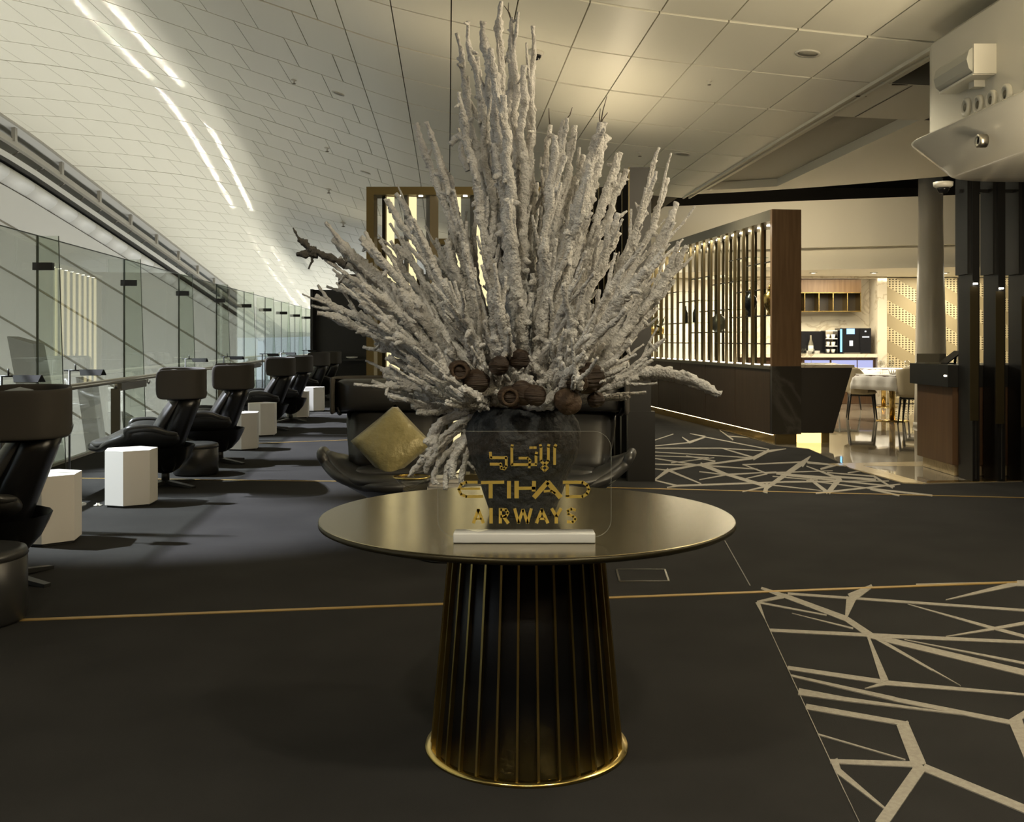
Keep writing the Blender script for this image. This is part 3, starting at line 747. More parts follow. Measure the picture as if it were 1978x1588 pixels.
    for k in range(4):
        a = math.pi/4 + k*math.pi/2; d = Vector((math.cos(a),math.sin(a))); n = Vector((-d.y,d.x))
        mb = MB(); c0 = Vector((0,0))
        p = [c0+d*.02-n*.035, c0+d*.34-n*.022, c0+d*.34+n*.022, c0+d*.02+n*.035]
        mb.add([(p[0].x,p[0].y,.02),(p[1].x,p[1].y,.0),(p[2].x,p[2].y,.0),(p[3].x,p[3].y,.02),(p[0].x,p[0].y,.055),(p[1].x,p[1].y,.018),(p[2].x,p[2].y,.018),(p[3].x,p[3].y,.055)],
               [(0,3,2,1),(4,5,6,7),(0,1,5,4),(1,2,6,5),(2,3,7,6),(3,0,4,7)])
        build('foot', mb, M['blackmetal'], t)
    return t
chair = make_chair()
def rowX(Y, d): return -d - 0.0894*Y
FACE = math.radians(-82)           # seats turned towards the glass
put(chair, True, (-0.82,7.15,0), math.radians(4), 'black leather lounge chair with gold cushion behind the round table', 'two lounge chairs behind the table')
put(chair, False, (0.36,7.1,0), math.radians(-10), 'black leather lounge chair half hidden behind the dark vase', 'two lounge chairs behind the table')
rowc = [(5.60,2.29,-68,'nearest lounge chair at the left edge of the picture, cut off'),
        (9.25,2.30,-72,'lounge chair turned to the glass behind the second nearest white side table'),
        (11.0,2.15,-75,'lounge chair in the glass-side row, third from the camera'),
        (15.0,2.19,-76,'lounge chair in the glass-side row, fourth from the camera'),
        (16.6,2.10,-77,'lounge chair in the glass-side row, fifth from the camera'),
        (20.6,2.18,-77,'lounge chair in the glass-side row before the black wall, left one'),
        (22.3,2.08,-77,'farthest lounge chair before the black wall, right one')]
for Y, d, a, lab in rowc:
    put(chair, False, (rowX(Y,d),Y,0), math.radians(a), 'black '+lab, 'lounge chairs facing the glass')

# drum poufs
def pouf(loc, r, h, lab):
    t = thing('drum_pouf', lab, 'pouf', loc, 0, 'leather drum poufs')
    mb = MB(); mb.lathe([(r-.02,.0),(r,.02),(r,h-.05),(r-.005,h-.045)], 40); build('body', mb, M['leather'], t, True)
    mb = MB(); mb.lathe([(r-.008,h-.05),(r+.004,h-.035),(r-.006,h-.008),(r-.04,h),(.001,h)], 40); build('lid', mb, M['leather'], t, True)
pouf((-2.52,4.80,0), .23, .345, 'black leather drum pouf in the lower left corner')
pouf((-3.10,10.05,0), .215, .31, 'black leather drum pouf between two chairs by the glass')

# white hexagonal side tables
def make_table():
    t = thing('side_table', 'x', 'side table')
    pl = [(.215*math.cos(math.radians(a))*(1.0),.215*math.sin(math.radians(a))) for a in (20,75,150,215,262,318)]
    mb = MB(); mb.prism(pl, .018, .445); build('body', mb, M['sidetable'], t)
    mb = MB(); mb.prism([(x*.9,y*.9) for x,y in pl], 0, .018); build('plinth', mb, M['blackmetal'], t)
    return t
stab = make_table()
tabs = [(-3.04,6.72,22,'white faceted side table partly hidden by the nearest chair'),
        (-3.06,8.22,14,'white faceted side table standing clear at the left, seen whole'),
        (-3.25,12.35,20,'white faceted side table behind the third chair of the row'),
        (-3.45,14.15,16,'white faceted side table midway down the glass-side row'),
        (-3.63,17.35,16,'white faceted side table half hidden behind the fifth chair'),
        (-3.66,18.95,16,'farthest white faceted side table in clear view, before the black wall'),
        (-3.50,23.4,16,'white faceted side table farthest away beside the last chair')]
for i, (x, y, a, lab) in enumerate(tabs):
    put(stab, i == 0, (x,y,0), math.radians(a), lab, 'white side tables along the glass')

# reading lamps
def make_lamp():
    t = thing('reading_lamp', 'x', 'floor lamp')
    mb = MB(); mb.lathe([(.001,0),(.125,0),(.125,.012),(.001,.014)], 36); build('base', mb, M['traygrey'], t, True)
    mb = MB(); mb.tube([(0,0,.01),(0,0,1.075)], .0085, 8); build('stem', mb, M['blackmetal'], t, True)
    mb = MB(); mb.tube([(-.045,0,1.075),(.10,0,1.075)], .007, 6); build('arm', mb, M['blackmetal'], t, True)
    mb = MB(); mb.tube([(.05,0,1.07),(.05,0,1.125)], .006, 6); build('knob', mb, M['blackmetal'], t, True)
    mb = MB()                                        # folded tent shade
    pr = [(-.046,-.044),(-.008,0),(.008,0),(.046,-.044),(.043,-.047),(0,-.009),(-.043,-.047)]
    v0 = [(.085+ (0.03 if z < -.03 else 0),y,1.083+z) for y,z in pr]; v1 = [(.285,y,1.083+z) for y,z in pr]; n = len(pr)
    mb.add(v0+v1, [tuple(range(n))[::-1], tuple(range(n,2*n))]+[(i,(i+1)%n,n+(i+1)%n,n+i) for i in range(n)])
    build('shade', mb, M['lampblack'], t)
    return t
lamp = make_lamp()
lamps = [(6.85,2.80,'black reading lamp at the left picture edge above the nearest chair'),
         (8.15,2.79,'black reading lamp rising beside the nearest white side table'),
         (13.0,2.98,'black reading lamp above the second chair of the row'),
         (14.6,2.80,'black reading lamp above the third chair of the row'),
         (17.5,2.70,'black reading lamp above the fourth chair, left of a pair'),
         (19.1,2.60,'black reading lamp above the fifth chair, right of a pair'),
         (23.6,2.68,'farthest black reading lamp against the black wall edge')]
for i, (Y, d, lab) in enumerate(lamps):
    put(lamp, i == 0, (rowX(Y,d),Y,0), math.radians(-6), lab, 'black reading lamps along the glass')
t = thing('foot_switch', 'small chrome foot switch on the carpet beside a lamp base', 'switch', (*FP(189,977)[:2],0))
mb = MB(); mb.lathe([(.001,0),(.036,0),(.034,.008),(.014,.013),(.014,.022),(.001,.024)], 20); build('body', mb, M['steel'], t, True)

# small table between the two chairs, with bowl and books
t = thing('low_side_table', 'low black side table between the two lounge chairs', 'side table', (-.40,6.2,0))
mb = MB(); mb.lathe([(.001,.40),(.26,.40),(.26,.42),(.001,.42)], 40); build('top', mb, M['blackpanel'], t)
mb = MB(); mb.lathe([(.03,.02),(.03,.40)], 14); build('stem', mb, M['blackmetal'], t, True)
mb = MB(); mb.lathe([(.001,0),(.16,0),(.16,.015),(.03,.03)], 30); build('base', mb, M['blackmetal'], t, True)
t = thing('glass_bowl', 'smoky glass bowl on the low table, between chair and books', 'bowl', (-.60,6.12,.42))
mb = MB(); mb.lathe([(.02,0),(.03,.008),(.07,.035),(.105,.075),(.110,.078),(.104,.083),(.066,.043),(.02,.014)], 32); build('bowl', mb, M['clearglass'], t, True)
mb = MB(); mb.lathe([(.105,.074),(.113,.078),(.113,.083),(.105,.085)], 32, cap=False); build('rim', mb, M['brass'], t, True)
for i in range(3):
    t = thing('book', ('bottom book', 'middle book', 'top book')[i]+' of the pale stack on the low table', 'book', (-.40+.006*i,6.16,.42+.026*i), math.radians(3*i-3), 'stack of books')
    mb = MB(); mb.box(-.095,.095,-.07,.07,.003,.022); build('pages', mb, M['paper'], t)
    mb = MB(); mb.box(-.10,.10,-.075,.075,0,.003); mb.box(-.10,.10,-.075,.075,.022,.0255); mb.box(-.10,-.097,-.075,.075,0,.0255); build('cover', mb, M['porcelain'] if i%2==0 else M['paper'], t)
# gold cushion standing on one corner
t = thing('gold_cushion', 'gold satin cushion resting on its corner in the lounge chair', 'cushion', (-.80,6.82,.635))
Mx = Matrix.Rotation(math.radians(-26),4,'X') @ Matrix.Rotation(math.radians(47),4,'Y')
c = cushion('pillow', .385, .385, .15, M['gold_fabric'], t, Mx, .55, 14, pinch=-.03)

# black wall block with a counter ledge
t = thing('black_wall_block', 'tall black panel wall at the end of the chair row', 'partition', (-3.4,25.2,0))
mb = MB(); mb.box(-1.56,2.2,.35,.6,0,2.56); build('panel', mb, M['blackpanel'], t)
mb = MB(); mb.box(-1.56,-1.50,-.0,.35,0,2.56); build('side_panel', mb, M['blackpanel'], t)
mb = MB(); mb.box(-1.0,2.2,-.05,.35,.80,.84); build('ledge', mb, M['blackpanel'], t)
t = thing('counter_dish', 'small pale dish on the black wall ledge', 'dish', (-3.95,25.3,.84))
mb = MB(); mb.lathe([(.05,0),(.13,.03),(.15,.05),(.14,.055),(.05,.02)], 20); build('dish', mb, M['porcelain'], t, True)

# floor socket frame
t = thing('floor_socket', 'square steel frame of a floor socket behind the round table', 'floor socket', FP(1241,1112))
q = [FP(*w)-FP(1241,1112) for w in ((1191,1101),(1284,1101),(1292,1124),(1197,1124))]
for a, b2 in zip(q, q[1:]+q[:1]):
    mb = MB(); mb.obox(a, b2, .010, 0.0, .006); build('frame_bar', mb, M['steel'], t)
mb = MB(); mb.prism([(p.x*.98,p.y*.98) for p in q], 0, .003); build('lid', mb, M['carpet'], t)
# ------------------------------------------------------------------ lit gold slat screens
def slat_screen(name, label, x0, x1, Y, ztop, xs, lit, post=.07, depth=.26):
    t = thing(name, label, 'screen', (x0,Y,0)); W = x1-x0
    for x in (0, W-post):
        mb = MB(); mb.box(x,x+post,0,depth,0,ztop-.075); build('frame_post', mb, M['goldframe'], t)
    mb = MB(); mb.box(0,W,0,depth,ztop-.075,ztop); build('frame_beam', mb, M['goldframe'], t)
    mb = MB(); mb.box(post,W-post,.02,depth-.02,0,.05); build('frame_sill', mb, M['goldframe'], t)
    for i, x in enumerate(xs):
        a = math.radians(24); c, s = math.cos(a), math.sin(a); w = .085; d = .12
        R = lambda px_, py_: (x + px_*c - py_*s, depth/2 + px_*s + py_*c)
        mb = MB(); mb.prism([R(-w/2,-d/2+.012),R(w/2,-d/2+.012),R(w/2,d/2),R(-w/2,d/2)], .05, ztop-.075)
        o = build('slat', mb, M['slatdark'], t)
        if i in lit:
            mb = MB(); mb.prism([R(-w/2+.012,-d/2),R(w/2,-d/2),R(w/2,-d/2+.012),R(-w/2+.012,-d/2+.012)], .06, ztop-.085)
            build('slat_glow', mb, M['slatglow'], o)
    for i in range(len(xs)-1):
        x = (xs[i]+xs[i+1])/2
        mb = MB(); mb.lathe([(.001,0),(.02,0),(.02,.008),(.001,.008)], 12, (x,depth/2-.06,ztop-.083)); build('spot_lens', mb, M['ledw'], t)
    return t
slat_screen('slat_screen', 'gold framed slat screen with lit cream slats behind the white branches', -1.367, .611, 9.62, 2.755, [.19+.21*k for k in range(9)], {0,1,3,4,6,8})
slat_screen('slat_screen', 'second gold slat screen standing farther back behind the first', -1.75, .5, 13.3, 2.63, [.22+.23*k for k in range(9)], {0,2,4,5,7})

# ------------------------------------------------------------------ black fin partition
t = thing('fin_partition', 'tall black partition of upright fins between the lounge chairs and the bar', 'partition', (1.08,9.54,0))
for k in range(13):
    x = -.14*.25*k; y = .25*k
    mb = MB(); mb.box(x+.012,x+.215,y,y+.085,.65,2.925); f = build('fin', mb, M['blackpanel'], t)
    mb = MB(); mb.box(x,x+.25,y-.01,y+.13,0,.65); build('fin_base', mb, M['blackpanel'], f)
    mb = MB(); mb.box(x+.006,x+.012,y,y+.05,.65,2.925); build('edge_strip', mb, M['goldframe'], f)

# ------------------------------------------------------------------ bar with slatted shelving
BA = Vector((3.25,12.9)); BD = Vector((-.139,.990)).normalized(); BN = Vector((BD.y,-BD.x)); BL = 8.2
bar = thing('slatted_bar', 'long wood bar with gold slats and glass shelves above', 'bar', (BA.x,BA.y,0))
def B(s, n, z=None):
    p = BD*s + BN*n
    return (p.x,p.y) if z is None else (p.x,p.y,z)
def bbox(name, s0,s1,n0,n1,z0,z1,m_,parent=bar):
    mb = MB(); mb.prism([B(s0,n0),B(s1,n0),B(s1,n1),B(s0,n1)], z0, z1); return build(name, mb, m_, parent)
k = 0
while k*1.25 < BL:
    bbox('front_panel', k*1.25+.008, min((k+1)*1.25,BL)-.008, 0,.03,.13,.945,M['woodpanel']); k += 1
bbox('carcass', .0,BL,.03,.37,.13,.945,M['blackbrown'])
bbox('plinth', .0,BL,.10,.30,0,.13,M['goldmetal'])
bbox('plinth_light', .05,BL,.05,.062,.112,.128,M['led'])
bbox('counter_trim', 0,BL,-.012,.384,.945,.985,M['bargrey'])
bbox('shelf_light', .05,BL,.16,.22,.986,.994,emat('shelf led',(1.0,.93,.84),5.0))
bbox('top_beam', 0,BL,0,.384,2.82,2.955,M['bargrey'])
bbox('end_panel', -.06,0,0,.384,.985,2.955,M['woodlite'])
bbox('end_stone', -.06,0,-.0,.384,.13,.985,M['darkstone'])
bbox('end_plinth', -.04,0,.06,.33,0,.13,M['goldframe'])
s = .30; i = 0
while s < BL-.1:
    bbox('slat', s,s+.035,.0,.035,.985,2.82,M['bronzeslat'])
    bbox('slat', s+.12,s+.155,.345,.38,.985,2.82,M['bronzeslat'])
    mb = MB(); mb.lathe([(.001,0),(.022,0),(.022,.01),(.001,.01)], 12, B(s-.1,.19,2.808)); build('spot_lens', mb, M['ledw'], bar)
    s += .33; i += 1
shelves = [(.05,.9,2.30),(.9,1.6,2.42),(.3,1.3,1.96),(1.3,2.3,2.12),(2.3,3.3,2.26),(1.6,2.9,1.74),(2.9,4.0,1.92),(.05,1.6,1.62),(1.6,3.3,1.42),(3.3,5.0,1.58),(4.0,5.6,2.1),(5.0,6.8,1.4),(5.0,7.5,1.85),(.05,2.2,1.26),(3.3,5.0,1.26)]
for a, b2, z in shelves:
    bbox('shelf', a,b2,.04,.34,z,z+.012,M['shelfglass'])
    bbox('shelf_edge', a,b2,.036,.042,z-.002,z+.014,M['blackmetal'])
def decor(name, label, s_, n_, z, prof, m_, cat, extra=None, sc_=1):
    x, y = B(s_,n_); t = thing(name, label, cat, (BA.x+x,BA.y+y,z), 0)
    mb = MB(); mb.lathe([(r*sc_,h*sc_) for r,h in prof], 22); build('body', mb, m_, t, True)
    if extra: extra(t)
    return t
amph = [(.03,0),(.045,.015),(.03,.05),(.07,.12),(.095,.2),(.08,.27),(.035,.31),(.03,.34),(.045,.355),(.001,.356)]
def knob(t):
    mb = MB(); mb.lathe([(.02,.355),(.026,.37),(.012,.39),(.001,.41)], 12); build('lid', mb, M['goldmetal'], t, True)
decor('amphora', 'dark amphora vase on the bar shelf', 1.2,.2,1.635,amph,M['machine'],'vase',knob)
decor('amphora', 'gold amphora vase on the bar shelf, nearest the wooden end', .5,.2,1.635,amph,M['goldmetal'],'vase',knob)
decor('round_vase', 'round patterned vase on the middle bar shelf', 2.5,.2,1.435,[(.05,0),(.1,.05),(.13,.13),(.1,.21),(.05,.25),(.06,.27),(.001,.27)],M['railpost'],'vase')
for i, (s_, z, lab) in enumerate(((3.6,1.595,'slim dark bottle on the bar shelf, right of two'),(4.1,1.595,'slim dark bottle on the bar shelf, left of two'))):
    decor('bottle', lab, s_,.2,z,[(.035,0),(.04,.01),(.04,.16),(.014,.22),(.014,.28),(.001,.281)],M['machine'],'bottle')
for i, (s_, lab) in enumerate(((5.6,'small gold pot plant on the bar shelf, right of three'),(6.2,'small gold pot plant on the bar shelf, middle of three'),(6.8,'small gold pot plant on the bar shelf, left of three'))):
    def leaves(t):
        mb = MB()
        for q in range(26):
            a = random.uniform(0,6.28); e = random.uniform(.1,1.2); L = random.uniform(.12,.26)
            d = Vector((math.cos(a)*math.cos(e),math.sin(a)*math.cos(e),math.sin(e))); n = Vector((-math.sin(a),math.cos(a),0))*.018
            p0 = Vector((0,0,.14)); mb.add([p0,p0+d*L*.5+n,p0+d*L,p0+d*L*.5-n],[(0,1,2,3)])
        build('leaves', mb, M['greenery'], t, fix=False)
    decor('pot_plant', lab, s_,.2,1.414,[(.05,0),(.07,.02),(.075,.12),(.06,.15),(.001,.15)],M['goldmetal'],'plant',leaves)
# dark counter with slanted end
t = thing('bar_counter', 'dark counter with slanted end and pale stone top beside the bar end', 'counter', (3.64,12.95,0))
mb = MB(); vs = [(0,0,.14),(.42,0,.14),(.42,.8,.14),(0,.8,.14),(0,0,.965),(.66,0,.965),(.66,.8,.965),(0,.8,.965)]
mb.add(vs,[(0,3,2,1),(4,5,6,7),(0,1,5,4),(1,2,6,5),(2,3,7,6),(3,0,4,7)]); build('body', mb, M['blackbrown'], t)
mb = MB(); mb.box(-.02,.68,-.02,1.1,.965,1.0); build('stone_top', mb, M['marble'], t)
mb = MB(); mb.box(.0,.285,.06,.5,.0,.14); build('lit_plinth', mb, emat('lit gold plinth',(1.0,.72,.25),2.2), t)
mb = MB(); mb.box(.285,.40,.1,.6,.0,.14); build('plinth', mb, M['goldframe'], t)
def wineglass(loc, lab, grp, sc_=1.0):
    t = thing('wine_glass', lab, 'wine glass', loc, 0, grp)
    mb = MB(); mb.lathe([(r*sc_,z*sc_) for r,z in ((.035,0),(.034,.003),(.006,.008),(.005,.085),(.012,.095),(.036,.125),(.042,.155),(.034,.205),(.032,.205),(.039,.155),(.033,.128),(.002,.1))], 20); build('glass', mb, M['clearglass'], t, True)
wineglass((3.72,13.1,1.0), 'wine glass on the bar counter, left of two', 'wine glasses on the counter'); wineglass((3.83,13.12,1.0), 'wine glass on the bar counter, right of two', 'wine glasses on the counter')

# ------------------------------------------------------------------ dining room back wall: marble niche, cabinets, coffee machine
YW = 21.25
def X_(px, Y): return (px-CX)/F*Y
def Z_(py, Y): return CH-(py-HY)/F*Y
t = thing('marble_niche', 'cream marble framed niche in the dining room back wall', 'niche', (X_(1540,20.75),20.75,0))
ox = X_(1540,20.75)
def npart(name, x0,x1,y0,y1,z0,z1,m_,parent=None):
    mb = MB(); mb.box(x0-ox,x1-ox,y0-20.75,y1-20.75,z0,z1); return build(name, mb, m_, parent or t)
npart('lintel', 4.6,7.59,20.75,21.3,2.56,2.72,M['marble']); npart('jamb', 7.40,7.59,20.75,21.3,0.012,2.56,M['marble'])
npart('back', 4.6,7.40,21.24,21.3,0.012,2.56,M['marble']); npart('worktop', 4.6,7.38,20.70,21.24,.96,1.03,M['marble'])
npart('base', 4.6,7.38,20.85,21.24,.012,.96,M['wood'])
for i,(a,b2) in enumerate(((5.95,6.45),(6.5,7.0),(7.03,7.33))):
    npart('fridge_door', a,b2,20.82,20.85,.55,.90,emat('fridge glow %d'%i,(.6,.62,1.0),.9))
t = thing('wall_cabinet', 'walnut wall cabinet with four open cubbies framed in gold', 'cabinet', (X_(1540,20.95),20.95,1.88)); ox = X_(1540,20.95)
def cpart(name, x0,x1,y0,y1,z0,z1,m_):
    mb = MB(); mb.box(x0-ox,x1-ox,y0-20.95,y1-20.95,z0-1.88,z1-1.88); return build(name, mb, m_, t)
cpart('header', 5.6,7.12,20.9,21.24,2.28,2.545,M['woodlite']); cpart('back', 5.6,7.12,21.2,21.24,1.90,2.28,M['blackbrown'])
for x in (5.68,5.97,6.26,6.55,6.84,7.11): cpart('divider', x-.008,x+.008,20.9,21.2,1.905,2.275,M['goldmetal'])
cpart('top_rail', 5.6,7.12,20.9,20.93,2.268,2.284,M['goldmetal']); cpart('bottom_shelf', 5.6,7.12,20.9,21.2,1.885,1.905,M['goldmetal'])
t = thing('coffee_machine', 'black coffee machine with blue light strip and screen', 'coffee machine', (6.66,20.8,1.03))
mb = MB(); mb.box(0,.40,0,.35,0,.52); build('body', mb, M['machine'], t)
mb = MB(); mb.box(.40,.62,-.02,.35,.02,.52); build('milk_unit', mb, M['machine'], t)
mb = MB(); mb.box(.0,.035,-.012,0,.04,.50); build('light_strip', mb, M['strip_blue'], t)
mb = MB(); mb.box(.13,.29,-.01,0,.40,.51); build('screen', mb, M['screen_blue'], t)
mb = MB(); mb.prism([(.185,-.012),(.255,-.012),(.255,-.006),(.185,-.006)], .16, .27); build('cup_icon', mb, M['icon'], t)
mb = MB(); mb.box(.06,.38,-.08,0,0,.03); build('drip_tray', mb, M['steel'], t)
mb = MB(); mb.box(.44,.58,-.03,-.02,.33,.355); mb.box(.49,.52,-.03,-.02,.44,.47); build('badge', mb, M['icon'], t)
t = thing('cup_rack', 'black rack of white cups left of the coffee machine', 'rack', (6.38,20.85,1.03))
for z in (0,.15,.30,.46):
    mb = MB(); mb.box(0,.24,0,.3,z,z+.015); build('shelf', mb, M['porcelain'] if z else M['machine'], t)
for x in (-.008,.24):
    mb = MB(); mb.box(x,x+.008,0,.3,0,.475); build('side', mb, M['machine'], t)
n = 0
for z, wz in ((.015,'bottom'),(.165,'middle'),(.315,'top')):
    for x, wx in ((.065,'left'),(.175,'right')):
        c = thing('coffee_cup', 'white cup on the %s shelf of the cup rack, %s one'%(wz,wx), 'cup', (6.38+x,20.93,1.03+z), 0, 'cups in the rack')
        mb = MB(); mb.lathe([(.025,0),(.035,.01),(.048,.08),(.045,.08),(.03,.015),(.001,.012)], 16); build('cup', mb, M['porcelain'], c, True)
t = thing('black_appliance', 'plain black box appliance left of the cup rack', 'appliance', (5.75,20.9,1.03))
mb = MB(); mb.box(.0,.62,.06,.32,0,.46); build('body', mb, M['machine'], t); mb = MB(); mb.box(.0,.62,.05,.06,.0,.02); build('foot_rail', mb, M['steel'], t)
t = thing('glass_bottle', 'pale bottle in front of the black appliance', 'bottle', (6.08,20.86,1.03))
mb = MB(); mb.lathe([(.05,0),(.052,.01),(.052,.2),(.02,.29),(.018,.38),(.001,.382)], 18); build('bottle', mb, M['railpost'], t, True)
mb = MB(); mb.lathe([(.0535,.05),(.0535,.17)], 18, cap=False); build('paper_label', mb, M['porcelain'], t, True)
for i, (x, lab) in enumerate(((6.02,'left'),(6.18,'right'))):
    t = thing('plate_stack', 'stack of white plates on the marble worktop, %s of two'%lab, 'plates', (x,20.76,1.03), 0, 'plate stacks')
    for q in range(4):
        mb = MB(); mb.lathe([(.03,0),(.06,.014),(.055,.016),(.001,.012)], 18, (0,0,.016*q)); build('plate', mb, M['porcelain'], t, True)

# perforated panels with light from above
for i, (a, b2, lab) in enumerate(((7.62,8.72,'cream perforated wall panel between marble niche and white column'),(8.80,9.12,'narrow cream perforated wall panel right of the white column'),
        (9.18,10.3,'cream perforated wall panel seen between the black posts, left'),(10.36,11.5,'cream perforated wall panel seen between the black posts, right'))):
    t = thing('perforated_panel', lab, 'wall panel', (a,20.95,0), 0, 'perforated wall panels')
    mb = MB(); mb.box(0.02,b2-a-.02,0,.03,.02,2.58); build('sheet', mb, M['perf'], t)
    mb = MB(); mb.box(-.02,.02,-.02,.05,.012,2.6); mb2 = mb; build('edge_profile', mb, M['goldframe'] if i == 2 else M['plaster'], t)
# downlights in the dining soffit
for i, (px, py, lab) in enumerate(((1571,512,'small round downlight above the coffee niche, left'),(1688,511,'small round downlight above the coffee niche, right'),(1826,508,'small round downlight right of the white column'))):
    Y = 1.285*F/(HY-py) if py < HY else 20; Y = 19.6
    t = thing('downlight', lab, 'downlight', (X_(px,Y),Y,2.6), 0, 'dining downlights')
    mb = MB(); mb.lathe([(.05,-.012),(.075,-.012),(.075,.0),(.05,.0)], 24, cap=False); build('ring', mb, M['whiteplastic'], t)
    mb = MB(); mb.lathe([(.001,-.008),(.05,-.008),(.05,-.002),(.001,-.002)], 24); build('lens', mb, M['ledw'], t)

# white column
t = thing('round_column', 'white tapering round column in the dining room', 'column', (6.33,15.5,0))
mb = MB(); mb.lathe([(.235,0),(.225,.6),(.21,1.6),(.185,2.6),(.175,3.2),(.175,3.75)], 40); build('shaft', mb, M['column'], t, True)
mb = MB(); mb.lathe([(.25,0),(.25,.06),(.236,.07)], 40); build('base_ring', mb, M['column'], t, True)

# dining tables and chairs
def make_dchair():
    t = thing('dining_chair', 'x', 'chair')
    cushion('seat', .50, .48, .11, M['creamchair'], t, Matrix.Translation((0,0,.45)) @ Matrix.Rotation(math.radians(90),4,'X'), .2)
    secs = []
    for z, k in ((.42,1.0),(.58,.98),(.72,.92),(.86,.70)):
        row = []
        for i in range(13):
            s_ = -1+2*i/12; a = s_*math.pi*.62*k
            zz = z if k > .9 else z
            row.append((.27*math.sin(a)*1.02, .27*math.cos(a)+.0, zz + (.02 if abs(s_) < .5 else 0)))
        secs.append(row)
    loft(secs, 'backrest', M['creamchair'], t, .045)
    for x in (-1,1):
        for y in (-1,1):
            mb = MB(); mb.tube([(x*.19,y*.18,.42),(x*.225,y*.225,0)], [.020,.011], 8); build('leg', mb, M['chairleg'], t, True)
    mb = MB(); mb.box(-.2,.2,-.2,.2,.385,.415); build('seat_frame', mb, M['chairleg'], t)
    return t
dch = make_dchair()
put(dch, True, (5.78,16.95,0.008), math.radians(75), 'cream upholstered dining chair left of the clothed table', 'dining chairs')
put(dch, False, (6.28,15.95,0.008), math.radians(150), 'cream upholstered dining chair with its back turned, in front of the clothed table', 'dining chairs')
put(dch, False, (6.25,19.3,0.008), math.radians(100), 'cream dining chair farther back behind the counter edge', 'dining chairs')
put(dch, False, (7.0,17.6,0.008), math.radians(-30), 'cream dining chair mostly hidden behind the clothed table', 'dining chairs')
def dtable(loc, rz, lab, clab, sz=.42):
    t = thing('dining_table', lab, 'table', loc, rz, 'dining tables')
    mb = MB(); mb.box(-sz+.01,sz-.01,-sz+.01,sz-.01,.715,.745); build('tabletop', mb, M['wood'], t)
    mb = MB(); mb.lathe([(.045,.015),(.045,.715)], 20); build('pedestal', mb, M['goldmetal'], t, True)
    mb = MB(); mb.lathe([(.001,0),(.25,0),(.25,.012),(.05,.02)], 36); build('base', mb, M['goldmetal'], t, True)
    c = thing('tablecloth', clab, 'tablecloth', (loc[0],loc[1],loc[2]+.747), rz, 'white tablecloths')
    n = 20; rows = []
    for i in range(n+1):
        r = []
        for j in range(n+1):
            a = (-1+2*i/n)*.66; b2 = (-1+2*j/n)*.66
            ex = max(0,abs(a)-sz); ey = max(0,abs(b2)-sz); x = max(-sz,min(sz,a)); y = max(-sz,min(sz,b2))
            drop = math.hypot(ex,ey); f = .18
            x += math.copysign(ex*f+.004,a)*(ex>0) ; y += math.copysign(ey*f+.004,b2)*(ey>0)
            if drop: x += .012*math.sin(b2*22); y += .012*math.sin(a*20)
            r.append((x,y,.004-drop))
        rows.append(r)
    mb = MB(); mb.grid(rows); o = build('cloth', mb, M['cloth'], c, True)
    s_ = o.modifiers.new('solid','SOLIDIFY'); s_.thickness = .004
dtable((6.14,16.55,0.008), math.radians(30), 'square dining table on a gold pedestal near the white column', 'white tablecloth with hanging corners on the nearer dining table')
dtable((7.25,20.0,0.008), math.radians(10), 'square dining table on a gold pedestal farther back', 'white tablecloth on the farther dining table')
for i,(x,y,lab) in enumerate(((5.93,16.5,'wine glass on the nearer dining table, left'),(6.2,16.75,'wine glass on the nearer dining table, tallest in the middle'),(6.36,16.5,'wine glass on the nearer dining table, right'),(6.05,16.75,'wine glass on the nearer dining table, back left'))):
    wineglass((x,y,.760), lab, 'wine glasses on the dining table', 1.1)
t = thing('folded_napkin', 'white folded napkin standing on the nearer dining table', 'napkin', (6.1,16.45,.760)); mb = MB()
for q in range(5):
    a = -1+q*.5; mb.add([(a*.05,-.03,0),(a*.05+.03,-.03,0),(a*.09+.02,-.02,.09),(a*.05+.015,.04,0)],[(0,1,2),(0,2,3),(1,3,2),(0,3,1)])
build('folds', mb, M['cloth'], t)

# ------------------------------------------------------------------ host desk and black posts at the right
t = thing('host_desk', 'walnut host desk with thick black top beside the black posts', 'desk', (4.16,9.80,0))
mb = MB(); mb.box(.05,1.3,.0,.85,.12,.865); build('body', mb, M['wood'], t)
mb = MB(); mb.box(.09,1.3,.05,.80,.012,.12); build('plinth', mb, M['floor_cream'], t)
mb = MB(); mb.box(0,1.35,-.02,.92,.865,1.075); build('top', mb, M['blackmetal'], t)
mb = MB(); mb.box(-.006,.0,.02,.06,.965,.98); build('spot_lens', mb, M['ledw'], t)
t = thing('tablet_stand', 'black tablet on a stand on the host desk', 'tablet', (4.33,10.2,1.075))
mb = MB(); mb.add([(0,0,.0),(.16,0,.12),(.16,.2,.12),(0,.2,.0),(.0,0,.012),(.155,0,.132),(.155,.2,.132),(0,.2,.012)],[(0,3,2,1),(4,5,6,7),(0,1,5,4),(1,2,6,5),(2,3,7,6),(3,0,4,7)]); build('screen', mb, M['machine'], t)
mb = MB(); mb.tube([(.12,.1,0),(.13,.1,.09)], .012, 8); build('stand', mb, M['machine'], t, True)
t = thing('laptop', 'grey laptop lid standing open on the host desk', 'laptop', (4.17,10.35,1.075))
mb = MB(); mb.box(0,.3,0,.22,0,.012); build('keyboard', mb, M['railpost'], t); mb = MB(); mb.box(0,.3,.2,.212,.012,.10); build('lid', mb, M['railpost'], t)
